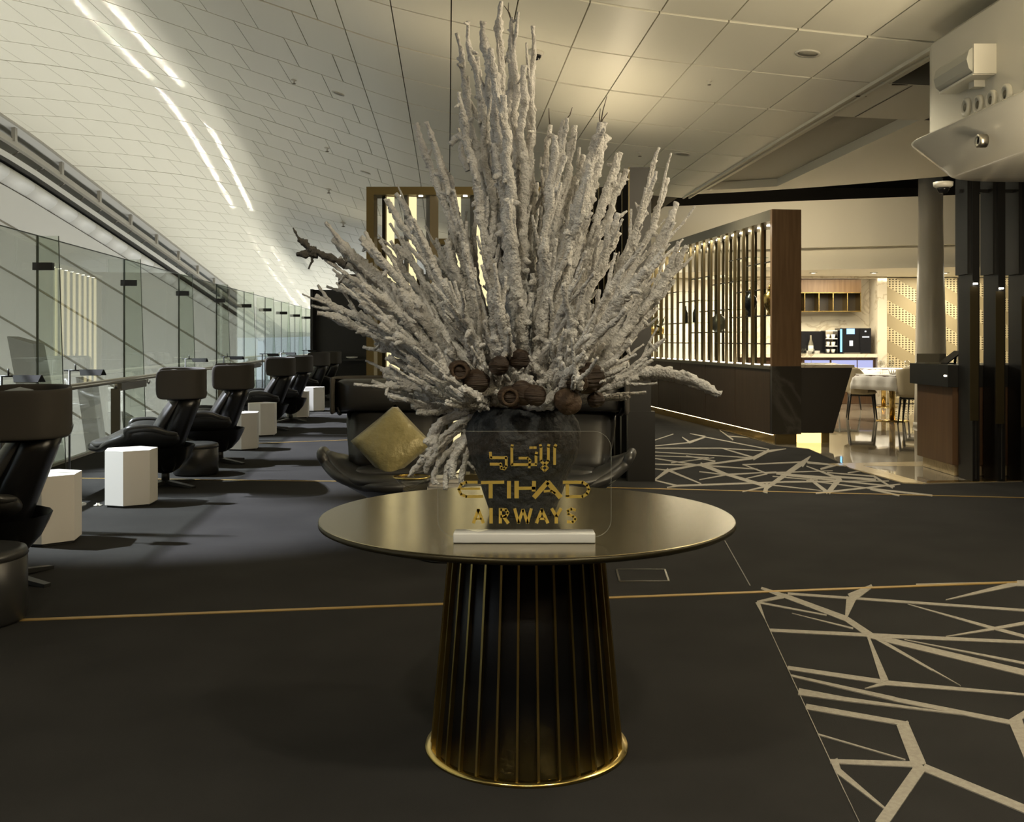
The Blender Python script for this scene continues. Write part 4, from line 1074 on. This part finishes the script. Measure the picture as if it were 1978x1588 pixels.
for k in range(4):
    lab = ('black post with a lit spot, beside the host desk','black post with a lit spot, second from the host desk','black post with a lit spot at the right picture edge','black post just outside the right picture edge')[k]
    X0 = 4.255+.238*k; t = thing('fin_post', lab, 'post', (X0,9.47,0), 0, 'black posts')
    mb = MB(); mb.box(0,.065,.0,.30,.0,2.86); build('blade', mb, M['blackpanel'], t)
    mb = MB(); mb.box(-.03,.0,.04,.30,1.93,2.86); build('upper_leaf', mb, M['blackpanel'], t)
    z = 1.83-.045*k
    mb = MB(); mb.box(-.028,.05,-.012,.0,.57-.03*k,z-.02); build('front_leaf', mb, M['slatdark'], t)
    mb = MB(); mb.lathe([(.001,0),(.02,0),(.02,.012),(.001,.012)], 14, (.015,-.025,z)); build('spot_lens', mb, M['ledw'], t)
    mb = MB(); mb.box(-.012,.042,-.05,.0,z+.012,z+.03); build('spot_hood', mb, M['blackmetal'], t)
    mb = MB(); mb.box(.028,.034,-.004,.0,.03,.57-.03*k); build('edge_strip', mb, M['steel'], t)
mb = MB(); mb.box(4.2,5.3,9.62,9.66,2.70,2.73); tag(build('tie_rod', mb, M['blackmetal']), 'thin black tie rod joining the tops of the black posts', 'rod')

# white pod bulkhead
def pod_outline(off, n=22):
    pts = []
    L0 = (3.45,1.0); L1 = (3.20,7.8); cx, cy, rx, ry = 3.95, 7.8, .75, .45
    pts.append((L0[0]-off, L0[1]))
    pts.append(((L0[0]+L1[0])/2-off, 4.4))
    for i in range(n+1):
        a = math.pi - math.pi*i/n; pts.append((cx+(rx+off)*math.cos(a), cy+(ry+off)*math.sin(a)))
    pts.append((4.9+off, 1.0)); return pts
t = thing('white_pod', 'glossy white rounded bulkhead pod hanging at the upper right', 'bulkhead', (3.9,6.0,2.58))
def pod(name, prof, cap0, cap1):
    mb = MB(); rows = [[(x-3.9,y-6.0,z-2.58) for x,y in pod_outline(o_)] for o_, z in prof]
    mb.grid(rows, True); n = len(rows[0])
    if cap0: mb.f.append(tuple(range(n)))
    if cap1: mb.f.append(tuple(range(len(mb.v)-n, len(mb.v))))
    return build(name, mb, M['podwhite'], t)
pod('drum', [(0,2.85),(0,3.57),(-.03,3.60)], False, True)
pod('lip', [(-.18,2.56),(-.15,2.57),(.125,2.815),(.135,2.835),(.115,2.85),(-.02,2.855)], True, True)
for q in t.children:
    q.data.polygons.foreach_set('use_smooth', [len(p.vertices) == 4 for p in q.data.polygons])
    try: q.data.set_sharp_from_angle(angle=math.radians(35))
    except Exception: pass
def pod_face(px, off=0.0):
    # point on the pod's lounge-side face seen in picture column px
    k = (px-CX)/F; sl = -.25/6.8; Y = (3.20-off-sl*7.8)/(k-sl); return Vector((k*Y, Y, 0))
s0 = pod_face(1822,.1); s1 = pod_face(1893,.1); zc = Z_(135, s0.y*.5+s1.y*.5)
t = thing('wall_speaker', 'long grey white loudspeaker mounted on the white pod', 'speaker', (s1.x,s1.y,zc))
mb = MB(); L = s0.y-s1.y
sec = [(.09,-.09),(-.04,-.09),(-.075,-.06),(-.09,0),(-.075,.06),(-.04,.09),(.09,.09)]
mb.add([(a,0,b2) for a,b2 in sec]+[(a,L,b2) for a,b2 in sec],[tuple(range(7)),tuple(range(13,6,-1))]+[(i,(i+1)%7,7+(i+1)%7,7+i) for i in range(7)]); build('body', mb, M['speaker'], t)
mb = MB(); mb.box(-.05,.12,-.02,-.0,-.10,.10); build('end_cap', mb, M['whiteplastic'], t); mb = MB(); mb.box(-.05,.10,0,L,-.105,-.09); build('bottom_rail', mb, M['whiteplastic'], t)
mb = MB(); mb.box(.02,.16,L*.25,L*.4,-.15,-.10); build('bracket', mb, M['whiteplastic'], t)
for i, px in enumerate((1868,1892,1917,1945)):
    py = (216,211,202,191)[i]; f_ = pod_face(px,.0); z = Z_(py,f_.y)+.03
    t = thing('air_nozzle', ('first','second','third','fourth')[i]+' round air nozzle from the left on the white pod', 'air nozzle', (f_.x,f_.y,z), 0, 'air nozzles on the pod')
    def disc(name, prof, m_):
        mb = MB(); mb.lathe(prof, 24); mb.v = [(-v[2],v[0],v[1]) for v in mb.v]; build(name, mb, m_, t, True)
    disc('ring', [(.072,-.02),(.068,.016),(.046,.026),(.038,.0)], M['whiteplastic']); disc('eye', [(.001,.016),(.027,.016),(.029,.0)], M['railpost'])
f_ = pod_face(1893,.06); z = Z_(272,f_.y)
t = thing('pod_spotlight', 'small round chrome spotlight on the slanted pod lip', 'spotlight', (f_.x-.0,f_.y,z))
mb = MB(); mb.lathe([(.046,-.04),(.046,.016),(.035,.022),(.023,.01)], 24); mb.v = [(-v[2],v[0],v[1]) for v in mb.v]; build('ring', mb, M['steel'], t, True)
mb = MB(); mb.lathe([(.001,.010),(.023,.010),(.023,0)], 20); mb.v = [(-v[2],v[0],v[1]) for v in mb.v]; build('lens', mb, M['whiteplastic'], t, True)

def dome_camera(loc, lab, s_=1.0):
    t = thing('dome_camera', lab, 'camera', loc)
    mb = MB(); mb.lathe([(.075*s_,0),(.072*s_,-.03*s_),(.05*s_,-.045*s_),(.045*s_,-.04*s_)], 24); build('housing', mb, M['whiteplastic'], t, True)
    mb = MB(); mb.lathe([(.048*s_,-.04*s_),(.045*s_,-.06*s_),(.03*s_,-.082*s_),(.001,-.09*s_)], 20); build('dome', mb, M['camblack'], t, True)
def ceil_hit(px, py):
    Y = 5.0
    while Y < 60:
        p = P(px,py,Y)
        if p.z >= ZC(p.x+.0625*Y, Y): return p
        Y += .02
    return P(px,py,20)
dome_camera(P(1822,352,8.0), 'black dome camera under the white pod')
dome_camera(ceil_hit(1036,98), 'black dome camera on the tiled ceiling beside the branches', 1.05)
for px, py, r, lab in ((653,180,.085,'round ceiling grille in the shaded tiles at the left'),(1560,102,.105,'large round ceiling grille on the right'),(1318,297,.11,'round ceiling grille above the bar'),(706,333,.1,'round ceiling grille above the gold slat screen')):
    p = ceil_hit(px,py); t = thing('ceiling_grille', lab, 'ceiling grille', p, 0, 'round ceiling grilles')
    du = (ZC(p.x+.0625*p.y+.1,p.y)-ZC(p.x+.0625*p.y-.1,p.y))/.2
    for nm, prof, m_ in (('ring',[(r*.8,-.006),(r,-.01),(r*1.02,.005),(r*.8,.005)],M['whiteplastic']),('mesh',[(.001,-.002),(r*.8,-.002),(r*.8,.004)],M['greyrecess'])):
        mb = MB(); mb.lathe(prof, 30, cap=False); mb.v = [(v[0],v[1],v[2]+du*v[0]-.004) for v in mb.v]; build(nm, mb, m_, t, True)
for i, (px, py, lab) in enumerate(((568,154,'sprinkler head on the shaded tiles, upper left'),(632,285,'sprinkler head on the shaded tiles, second down the row'),(635,365,'sprinkler head on the shaded tiles, third down the row'),
        (663,430,'sprinkler head on the shaded tiles, farthest down'),(1370,156,'sprinkler head on the bright tiles, upper right'),(1236,294,'sprinkler head on the tiles right of the branches'),(904,243,'sprinkler head on the tiles behind the branches'))):
    p = ceil_hit(px,py); t = thing('sprinkler_head', lab, 'sprinkler', p, 0, 'sprinkler heads')
    k = p.y/10
    mb = MB(); mb.lathe([(.03*k,0),(.028*k,-.008*k),(.009*k,-.012*k),(.008*k,-.035*k)], 12); build('body', mb, M['whiteplastic'], t, True)
    mb = MB(); mb.lathe([(.001,-.045*k),(.018*k,-.042*k),(.018*k,-.038*k),(.001,-.034*k)], 12); build('deflector', mb, M['railpost'], t, True)
p = Vector((X_(1785,11.0)-.1,11.0,ZC(5.2,11.0)))
# slat screen at the side of the far lounge: its lit slats are mirrored in the glass partition
t = slat_screen('slat_screen', 'far gold slat screen turned to the glass, seen mirrored in the partition', 0, 4.6, 0, 2.83, [.3+.5*k for k in range(9)], set(range(9)))
t.location = (-2.3,24.9,0); t.rotation_euler = (0,0,math.radians(-90))
# ------------------------------------------------------------------ round table
TX, TY, TZ = 0.047, 3.34, 0.75
t = thing('round_table', 'round bronze topped table on a ribbed black cone base', 'table', (TX,TY,0))
mb = MB(); mb.lathe([(.001,TZ-.001),(.655,TZ-.001),(.662,TZ),(.001,TZ)], 128)
mb = MB(); mb.lathe([(.001,TZ-.003),(.664,TZ-.003),(.6665,TZ-.0015),(.665,TZ),(.001,TZ)], 160); build('tabletop', mb, M['gold_top'], t)
mb = MB(); mb.lathe([(.25,TZ-.022),(.655,TZ-.022),(.6675,TZ-.016),(.6675,TZ-.003),(.25,TZ-.003)], 160); build('top_edge', mb, M['table_edge'], t, True)
mb = MB(); mb.lathe([(.298,.012),(.262,.40),(.232,TZ-.022)], 120); build('cone_base', mb, M['base_dark'], t, True)
for k in range(30):
    a = math.radians(-90+6+12*k); d = Vector((math.cos(a),math.sin(a))); n = Vector((-d.y,d.x))*.0035
    mb = MB(); vs = []
    for r, z in ((.298,.012),(.232,TZ-.022)):
        for q in (-n+d*(r-.006), n+d*(r-.006), n+d*(r+.014), -n+d*(r+.014)): vs.append((q.x,q.y,z))
    mb.add(vs,[(0,1,2,3),(7,6,5,4),(0,4,5,1),(1,5,6,2),(2,6,7,3),(3,7,4,0)]); build('rib', mb, M['brass_rib'], t)
mb = MB(); mb.lathe([(.001,0),(.328,0),(.330,.004),(.328,.011),(.30,.012),(.001,.012)], 128); build('foot_plate', mb, M['brass'], t, True)

# vase
VX, VY = 0.035, 3.38
t = thing('dark_vase', 'rough slate black vase on the round table', 'vase', (VX,VY,TZ))
prof = [(.001,0),(.104,0),(.110,.012),(.124,.05),(.150,.12),(.178,.185),(.192,.235),(.194,.265),(.184,.30),(.168,.325),(.152,.338),(.146,.348),(.137,.348),(.132,.335),(.15,.30),(.10,.10),(.001,.06)]
fine = []
for (r0,z0),(r1,z1) in zip(prof[:-1],prof[1:]):
    for q in range(4): fine.append((r0+(r1-r0)*q/4, z0+(z1-z0)*q/4))
fine.append(prof[-1])
mb = MB(); mb.lathe(fine, 96, cap=False)
vs = []
for v in mb.v:
    p = Vector(v); r = math.hypot(p.x,p.y)
    k = noise.noise(p*14)*.0035 + noise.noise(p*45)*.0018
    if r > .02: p.x += p.x/r*k; p.y += p.y/r*k
    if p.z > .33 and r > .1: p.z += noise.noise(p*22)*.006
    vs.append(tuple(p))
mb.v = vs; build('body', mb, M['vase'], t, True)

# ------------------------------------------------------------------ acrylic sign
SY = 2.90
t = thing('acrylic_sign', 'clear acrylic sign with gold lettering in a white base on the table', 'sign', (X_(1012.5,SY),SY,TZ))
sx0 = X_(1012.5,SY)
def rr(x0,x1,z0,z1,r,n=8):
    pts = []
    for cx,cz,a0 in ((x1-r,z1-r,0),(x0+r,z1-r,90),(x0+r,z0+r,180),(x1-r,z0+r,270)):
        for i in range(n+1):
            a = math.radians(a0+90*i/n); pts.append((cx+r*math.cos(a),cz+r*math.sin(a)))
    return pts
def slab(name, pts, y0, y1, m_, parent, smooth=False):
    mb = MB(); n = len(pts)
    mb.add([(x,y0,z) for x,z in pts]+[(x,y1,z) for x,z in pts],[tuple(range(n)),tuple(range(2*n-1,n-1,-1))]+[(i,n+i,n+(i+1)%n,(i+1)%n) for i in range(n)])
    return build(name, mb, m_, parent, smooth)
px0, px1 = X_(846,SY)-sx0, X_(1180.5,SY)-sx0; z1 = Z_(833,SY)-TZ
pl = rr(px0,px1,.012,z1,.05)
slab('plate', pl, -.0025, .0025, M['acrylic'], t)
mb = MB(); mb.tube([(x,-.0026,z) for x,z in pl]+[(pl[0][0],-.0026,pl[0][1])], .0007, 4); build('plate_edge', mb, M['acrylic_edge'], t)
rbox('base_block', (.398,.068,.028), (0,-.002,.0142), M['white_acrylic'], t, .0035, 3)
# lettering, drawn as strokes on the plate
LY = SY-.006; KS = .2022
def lp(p): return (X_(840+p[0]*KS,LY)-sx0, Z_(820+p[1]*KS,LY)-TZ)
def stroke_letter(name, strokes_, parent):
    mb = MB()
    for w, *pts in strokes_:
        q = [Vector(lp(p)) for p in pts]; hw = w*KS/F*LY/2
        for i in range(len(q)-1):
            a, b2 = q[i], q[i+1]; d = (b2-a).normalized(); n = Vector((-d.y,d.x))*hw
            e0 = d*hw*(.5 if i > 0 else 0); e1 = d*hw*(.5 if i < len(q)-2 else 0)
            pp = [a-e0-n, b2+e1-n, b2+e1+n, a-e0+n]
            mb.add([(p.x,-.0065,p.y) for p in pp]+[(p.x,-.0028,p.y) for p in pp],[(0,1,2,3),(7,6,5,4),(0,4,5,1),(1,5,6,2),(2,6,7,3),(3,7,4,0)])
    return build(name, mb, M['gold_letter'], parent)
def poly_letter(mbs, pts):
    pass
L = stroke_letter
L('arabic_letter', [(26,(530,262),(534,318),(682,318),(682,400),(664,424),(634,418),(630,380),(524,380)),], t)
L('arabic_letter', [(26,(742,192),(735,215),(735,384),(975,384)),(24,(800,322),(888,322),(910,345),(905,384),(900,418)),(26,(974,262),(966,290),(966,384)),
                    (22,(903,222),(936,222)),(22,(940,222),(972,222))], t)
L('arabic_letter', [(26,(1006,190),(1014,215),(1014,348),(1050,388)),(26,(1090,188),(1084,215),(1084,348),(1050,388)),(16,(1050,384),(1082,416),(1049,448),(1016,416),(1050,384))], t)
L('arabic_letter', [(26,(1160,190),(1144,215),(1144,386))], t)
L('letter_e', [(26,(408,552),(300,552),(252,572),(228,620),(250,668),(300,690),(462,688)),(20,(245,614),(432,614))], t)
L('letter_t', [(28,(440,556),(662,552)),(38,(533,566),(533,706))], t)
L('letter_i', [(38,(708,541),(708,706))], t)
L('letter_h', [(42,(781,541),(781,706)),(28,(802,611),(962,608)),(38,(948,541),(944,640))], t)
L('letter_a', [(44,(945,700),(1080,548)),(48,(1076,548),(1202,700)),(22,(1040,640),(1110,634),(1150,660))], t)
L('letter_d', [(34,(1266,572),(1266,690)),(28,(1222,553),(1410,553),(1456,580),(1472,620),(1456,662),(1410,690),(1250,690))], t)
L('letter_a', [(30,(368,944),(418,808)),(30,(412,808),(464,944)),(20,(392,902),(446,902))], t)
L('letter_i', [(32,(537,800),(537,946))], t)
L('letter_r', [(30,(626,800),(626,946)),(26,(626,814),(680,816),(698,845),(680,878),(626,880)),(30,(655,880),(702,946))], t)
L('letter_w', [(28,(762,803),(800,944)),(28,(798,944),(842,812)),(28,(842,812),(886,944)),(28,(884,944),(922,803))], t)
L('letter_a', [(30,(970,944),(1026,808)),(30,(1020,808),(1080,944)),(20,(994,902),(1056,902))], t)
L('letter_y', [(30,(1116,803),(1160,880)),(30,(1206,803),(1160,880)),(32,(1160,876),(1160,946))], t)
L('letter_s', [(26,(1346,820),(1304,808),(1270,826),(1276,858),(1322,878),(1344,904),(1318,934),(1262,930))], t)

# ------------------------------------------------------------------ flocked white branches in the vase
tree = thing('branch_arrangement', 'large spray of white flocked branches with brown seed pods in the dark vase', 'branches', (VX,VY,1.05))
PXM = TY/F
def to3(px, py, dy): 
    p = P(px,py,TY+.04+dy); return Vector((p.x-VX, p.y-VY, p.z-1.05))
def lumpy(mb, pts, rad, n, seed, amp=.5):
    # tube with flaky, uneven snow-like surface
    pts = [Vector(p) for p in pts]; up = None; base = len(mb.v); m_ = len(pts); so = Vector((seed*3.7, seed*1.3, 0))
    for k, p in enumerate(pts):
        tt = (pts[min(k+1,m_-1)]-pts[max(k-1,0)]).normalized()
        if up is None: up = Vector((0,1,0)) if abs(tt.y) < .9 else Vector((1,0,0))
        a = (up-tt*up.dot(tt)).normalized(); b2 = tt.cross(a); up = a
        for i in range(n):
            q = 2*math.pi*i/n; d = a*math.cos(q)+b2*math.sin(q)
            w = p + d*rad[k]
            e = noise.noise(w*45+so)*amp*1.0 + noise.noise(w*130+so)*amp*.95
            mb.v.append(tuple(p + d*rad[k]*max(.35,1+e)))
    for k in range(m_-1):
        for i in range(n):
            j = (i+1)%n; mb.f.append((base+k*n+i, base+k*n+j, base+(k+1)*n+j, base+(k+1)*n+i))
    mb.f.append(tuple(base+(m_-1)*n+i for i in range(n)))
def bez(a, b2, c, n):
    return [a*(1-s)**2 + b2*2*s*(1-s) + c*s*s for s in [i/n for i in range(n+1)]]
bi = [0]
def branch(tip, base, r=12.0, bow=0.0, dy=0.0, dyb=0.0, forks=3, taper=.5, via=None, tipn=0, forklen=95):
    bi[0] += 1; sd = bi[0]
    A = to3(base[0],base[1],dyb); C = to3(tip[0],tip[1],dy)
    if via: 
        V = to3(via[0],via[1],(dy+dyb)/2); Bc = V*2-(A+C)/2
    else:
        d = C-A; pr = Vector((-d.z,0,d.x)).normalized(); Bc = (A+C)/2 + pr*bow*PXM + Vector((0,(dy-dyb)*.2,0))
    Lp = (C-A).length/PXM; n = max(10,int(Lp/4.8)); pts = bez(A,Bc,C,n)
    for k, p in enumerate(pts):
        s_ = k/n; w = Vector((noise.noise(Vector((sd*5.1,s_*Lp/70,0))),noise.noise(Vector((sd*5.1,s_*Lp/70,9))),noise.noise(Vector((sd*5.1,s_*Lp/70,19)))))
        pts[k] = p + w*.016*min(1,s_*4)
    rad = []
    for k in range(n+1):
        s_ = k/n; e = 1-s_*(1-taper); 
        if s_ < .25: e *= .62+.38*s_/.25
        e *= 1+.28*noise.noise(Vector((sd*2.3,s_*Lp/38,4)))
        if s_ > .96: e *= .75
        rad.append(r*.88*PXM*e)
    mb = MB(); lumpy(mb, pts, rad, 12, sd)
    rnd = random.Random(sd)
    for q in range(int(forks*1.7)):
        s_ = rnd.uniform(.38,.93); k = int(s_*n); p0 = pts[k]; d = (pts[min(k+2,n)]-pts[max(k-2,0)]).normalized()
        ax = Vector((rnd.uniform(-1,1),rnd.uniform(-1,1),rnd.uniform(-1,1))); ax = (ax-d*ax.dot(d)).normalized()
        ang = rnd.uniform(.18,.55); d2 = (d*math.cos(ang)+ax*math.sin(ang)).normalized(); Lk = rnd.uniform(.35,1.0)*forklen*PXM
        m_ = max(6,int(Lk/PXM/5)); fp = [p0 + d2*Lk*i/m_ + ax*(-.12*Lk*(i/m_)**2) + Vector((0,0,.05*Lk*(i/m_)**2)) for i in range(m_+1)]
        kf = rnd.uniform(.45,.85); fr = [rad[k]*kf*(1-.42*i/m_)*(1+.25*noise.noise(Vector((sd+q,i*.5,2)))) for i in range(m_+1)]
        lumpy(mb, fp, fr, 8, sd+q*.37)
    for q in range(max(2,int(Lp/55))):                 # small clots of flock
        k = rnd.randrange(int(n*.25),n); p0 = pts[k]; ax = Vector((rnd.uniform(-1,1),rnd.uniform(-1,1),rnd.uniform(-1,1))).normalized()
        Lk = rnd.uniform(10,26)*PXM; fp = [p0+ax*Lk*i/4 for i in range(5)]; lumpy(mb, fp, [rad[k]*x for x in (.7,.75,.6,.5,.3)], 7, sd+q*.91)
    o = build('branch', mb, M['flock'], tree, True, fix=False)
    for q in range(tipn):
        d = (pts[-1]-pts[-4]).normalized(); d = (d+Vector((rnd.uniform(-.5,.5),rnd.uniform(-.2,.2),rnd.uniform(-.3,.3)))).normalized()
        mb = MB(); L_ = rnd.uniform(30,62)*PXM; mb.tube([pts[-2],pts[-2]+d*L_*.5+Vector((rnd.uniform(-4,4)*PXM,0,0)),pts[-2]+d*L_],[.0022,.0018,.001],5); build('bare_twig', mb, M['twig'], o)
    return o
# traced outer branches: (tip x, tip y, base x, base y, radius, bow, depth at tip, forks)
OUT = [
 (966,6,985,780,13,8,.02,4),(990,32,1005,780,12,-6,-.05,4),(1031,52,1015,780,10,-4,.05,3),(879,66,985,780,12,-22,.1,4),(906,46,985,785,11,-12,-.08,3),
 (936,44,990,785,16,-8,.0,4),(950,95,1000,785,16,-4,-.12,4),(884,180,975,785,14,-22,-.1,4),(922,110,985,785,15,-10,.14,4),(985,100,1005,785,16,0,.1,4),
 (1012,130,1010,785,15,2,-.1,4),(1026,190,1020,785,14,4,.1,3),(948,200,995,785,17,-6,.05,4),(975,180,1000,785,17,0,-.15,4),(905,260,975,785,15,-16,.2,4),
 (1062,242,1030,780,11,6,.05,3),(1092,228,1035,780,12,10,-.06,3),(1110,246,1040,780,13,12,.1,3),(1074,262,1030,780,14,6,-.12,4),(1160,238,1060,780,20,16,-.05,5),
 (1168,262,1062,780,20,18,.08,4),(1196,290,1070,780,15,18,.0,4),(1140,320,1050,780,18,12,-.15,4),(1120,300,1045,785,16,10,.15,4),(1206,330,1075,780,14,18,.12,3),
 (1275,288,1085,775,8,-24,.06,3),(1268,332,1085,775,8,-14,-.06,3),(1256,368,1085,775,9,-10,.1,3),(1290,345,1090,770,12,-30,.1,4),(1308,392,1095,770,14,-26,-.04,4),
 (1300,430,1095,770,15,-22,.05,4),(1325,478,1100,770,12,-12,-.05,4),(1312,498,1100,768,13,-10,.1,3),(1298,540,1105,768,12,-6,0,3),(1262,560,1100,768,15,-6,.12,4),
 (1246,614,1105,765,13,-6,-.02,2),(1284,657,1125,770,8,-16,-.06,1),(1232,640,1110,765,11,-4,.12,2),
 (800,238,965,785,12,-26,.05,4),(823,234,968,785,11,-22,-.06,3),(846,300,970,785,14,-20,.12,4),(762,374,955,785,11,-26,.1,3),(748,382,955,785,12,-22,0,4),
 (790,420,960,785,15,-18,-.08,4),(736,464,950,785,11,-16,.05,3),(770,472,952,785,13,-14,.12,3),(694,458,945,785,14,-26,0,4),(716,480,945,785,15,-20,-.1,4),
 (640,458,940,785,20,-30,.06,5),(655,500,940,785,17,-26,.1,4),(652,532,938,785,12,-22,.14,3),(676,560,935,785,17,-22,.02,4),(700,545,938,785,18,-20,-.08,4),
 (612,576,935,790,13,-34,.04,4),(611,604,932,792,14,-46,-.04,3),(674,610,930,792,11,-28,.08,2),(700,632,928,792,14,-18,.1,4),(716,634,928,792,11,-18,-.05,3),
 (728,660,926,794,14,-16,.05,4),(748,690,925,795,14,-12,-.02,4),(742,716,922,796,15,-14,.05,4),(748,738,920,797,14,-12,-.05,4),(770,768,918,798,15,-14,.02,4),
 (792,785,918,799,15,-14,-.06,4),(835,782,920,800,15,-8,.06,4),(700,585,930,790,17,-20,-.12,4),(735,600,932,790,18,-14,.12,4),(770,560,938,788,19,-14,-.1,4),
 (720,520,940,788,17,-18,.15,4),(760,640,930,792,17,-10,-.14,4),(780,690,928,794,17,-8,-.1,4),(810,740,928,796,16,-6,-.14,4)]
for a in OUT:
    branch((a[0],a[1]),(a[2],a[3]),a[4],a[5],a[6],0,a[7],.55,tipn={1160:3,990:2,1062:1,1092:1,1275:0}.get(a[0],0))
# far-left branch with a bare dark end
o = branch((600,478),(938,788),11,-30,.02,0,2,.4)
mb = MB()
def jag(pts_, r_):
    q = [to3(x,y,.012) for x,y in pts_]; sm = []
    for i in range(len(q)-1):
        for j in range(5): sm.append(q[i].lerp(q[i+1], j/5))
    sm.append(q[-1]); rr_ = [r_[0]+(r_[1]-r_[0])*i/(len(sm)-1) for i in range(len(sm))]; lumpy(mb, sm, [x*PXM for x in rr_], 8, pts_[0][0], .75)
jag([(668,512),(640,500),(618,489),(600,482),(588,470),(578,462)],(7,6)); jag([(612,488),(596,490),(580,492),(573,491)],(9,4)); jag([(588,470),(580,465),(572,452),(566,440)],(5,1.2)); jag([(603,492),(602,505),(596,520)],(4,1.5))
build('bare_branch_end', mb, M['twigash'], tree, True, fix=False)
# long right branch and hanging ones
branch((1391,768),(1120,775),15,0,-.05,-.02,3,.7,via=(1250,722),forklen=60); branch((1360,748),(1130,760),11,0,-.03,0,2,.7,via=(1240,728),forklen=50)
branch((1160,768),(1100,778),9,4,-.08,-.04,1,.8)
for tx, ty, bx, by, r, vx, vy in ((846,872,905,795,9,850,830),(834,862,900,792,10,846,820),(803,912,925,800,8,850,850),(798,920,930,802,7,835,870),(820,916,932,802,8,852,862),(838,938,935,805,7,862,880),(860,944,936,808,8,880,880),(880,928,930,810,11,888,860),(846,900,928,802,8,870,840),(895,940,925,815,8,895,880)):
    branch((tx,ty),(bx,by),r,0,-.06,-.04,2,.8,via=(vx,vy),forklen=36)
# curls
for pts_, r in (((835,352,842,332,862,334,872,356,868,380),6),((905,330,890,290,900,268,886,262,870,280),7),((1062,690,1090,672,1130,690,1140,712,1128,724),11),((1000,716,1040,690,1078,640,1062,625,1040,640),11),((905,700,930,690,975,700,1005,720,1020,735),9),((1018,712,1005,735,1000,750,1006,760,1012,770),6)):
    q = [to3(pts_[i],pts_[i+1],-.16 if pts_[i+1] > 600 else .05) for i in range(0,10,2)]
    sm = []
    for i in range(len(q)-1):
        p0 = q[max(i-1,0)]; p1 = q[i]; p2 = q[i+1]; p3 = q[min(i+2,len(q)-1)]
        for s_ in [j/8 for j in range(8)]:
            sm.append(.5*((2*p1)+(p2-p0)*s_+(2*p0-5*p1+4*p2-p3)*s_*s_+(3*p1-p0-3*p2+p3)*s_**3))
    sm.append(q[-1]); mb = MB(); lumpy(mb, sm, [r*PXM]*len(sm), 9, r+pts_[0]); build('branch', mb, M['flock'], tree, True, fix=False)
# inner fill
rnd = random.Random(21); sil = sorted([(math.atan2(790-a[1], a[0]-1010), math.hypot(a[0]-1010,790-a[1])) for a in OUT])
NF = 96
for k in range(NF):
    an = math.pi*(.05+.90*(k+.5)/NF) + rnd.uniform(-.05,.05)
    near = sorted(sil, key=lambda q: abs(q[0]-an))[:4]; Lr = min(q[1] for q in near)*rnd.uniform(.42,.88)
    dy = rnd.uniform(-.34,.30)
    tx, ty = 1010+Lr*math.cos(an), 790-Lr*math.sin(an)
    branch((tx,ty),(1010+70*math.cos(an)+rnd.uniform(-15,15),785),rnd.uniform(9,17),rnd.uniform(-26,26)*(1 if an < 1.5 else -1),dy,dy*.25,4,.6)
# short front clusters above the rim
for k in range(16):
    an = rnd.uniform(.35,2.8); Lr = rnd.uniform(60,150); bx = 1010+rnd.uniform(-75,75)
    branch((bx+Lr*math.cos(an),780-Lr*math.sin(an)*.8),(bx,780),rnd.uniform(8,13),rnd.uniform(-30,30),-.19,-.10,3,.7,forklen=45)
# seed pods
PODS = [(889,716,22,-.20,'cut'),(922,736,26,-.20,''),(965,706,20,-.24,''),(1003,694,22,-.20,''),(1012,760,25,-.24,''),(985,766,22,-.25,'cut'),(1034,764,22,-.26,''),(1138,730,33,-.17,''),(1098,777,27,-.25,'rib'),(1116,738,22,-.24,'cut'),(1152,772,17,-.16,'')]
for i, (px, py, r, dy, k) in enumerate(PODS):
    R_ = r*PXM; c = to3(px,py,dy); mb = MB(); rows = []
    rot = Matrix.Rotation(rnd.uniform(-.7,.7),3,'Y') @ Matrix.Rotation(rnd.uniform(-.5,.5),3,'X')
    for a in range(15):
        th = math.pi*a/14; row = []
        for b2 in range(28):
            ph = 2*math.pi*b2/28; rr_ = R_*(1+.07*math.cos(ph*7)*math.sin(th)+.05*noise.noise(Vector((math.cos(ph)*2,math.sin(ph)*2,th+i))))
            if abs(math.sin(ph/2)) < .12: rr_ *= .8          # the slit
            row.append(c + rot @ Vector((rr_*math.sin(th)*math.cos(ph)*1.05, rr_*math.sin(th)*math.sin(ph)*.9, rr_*math.cos(th)*.85)))
        rows.append(row)
    mb.grid(rows, True); o = build('seed_pod', mb, M['podcut'] if k == 'rib' else M['pod'], tree, True)
    if k == 'cut':
        mb = MB(); mb.lathe([(R_*.55,-.004),(R_*.72,0),(R_*.7,.012),(R_*.5,.006)], 24, cap=False)
        mb.v = [tuple(c + Vector((v[0],-R_*.85-v[2],v[1]))) for v in mb.v]; build('pod_rim', mb, M['podcut'], o, True)
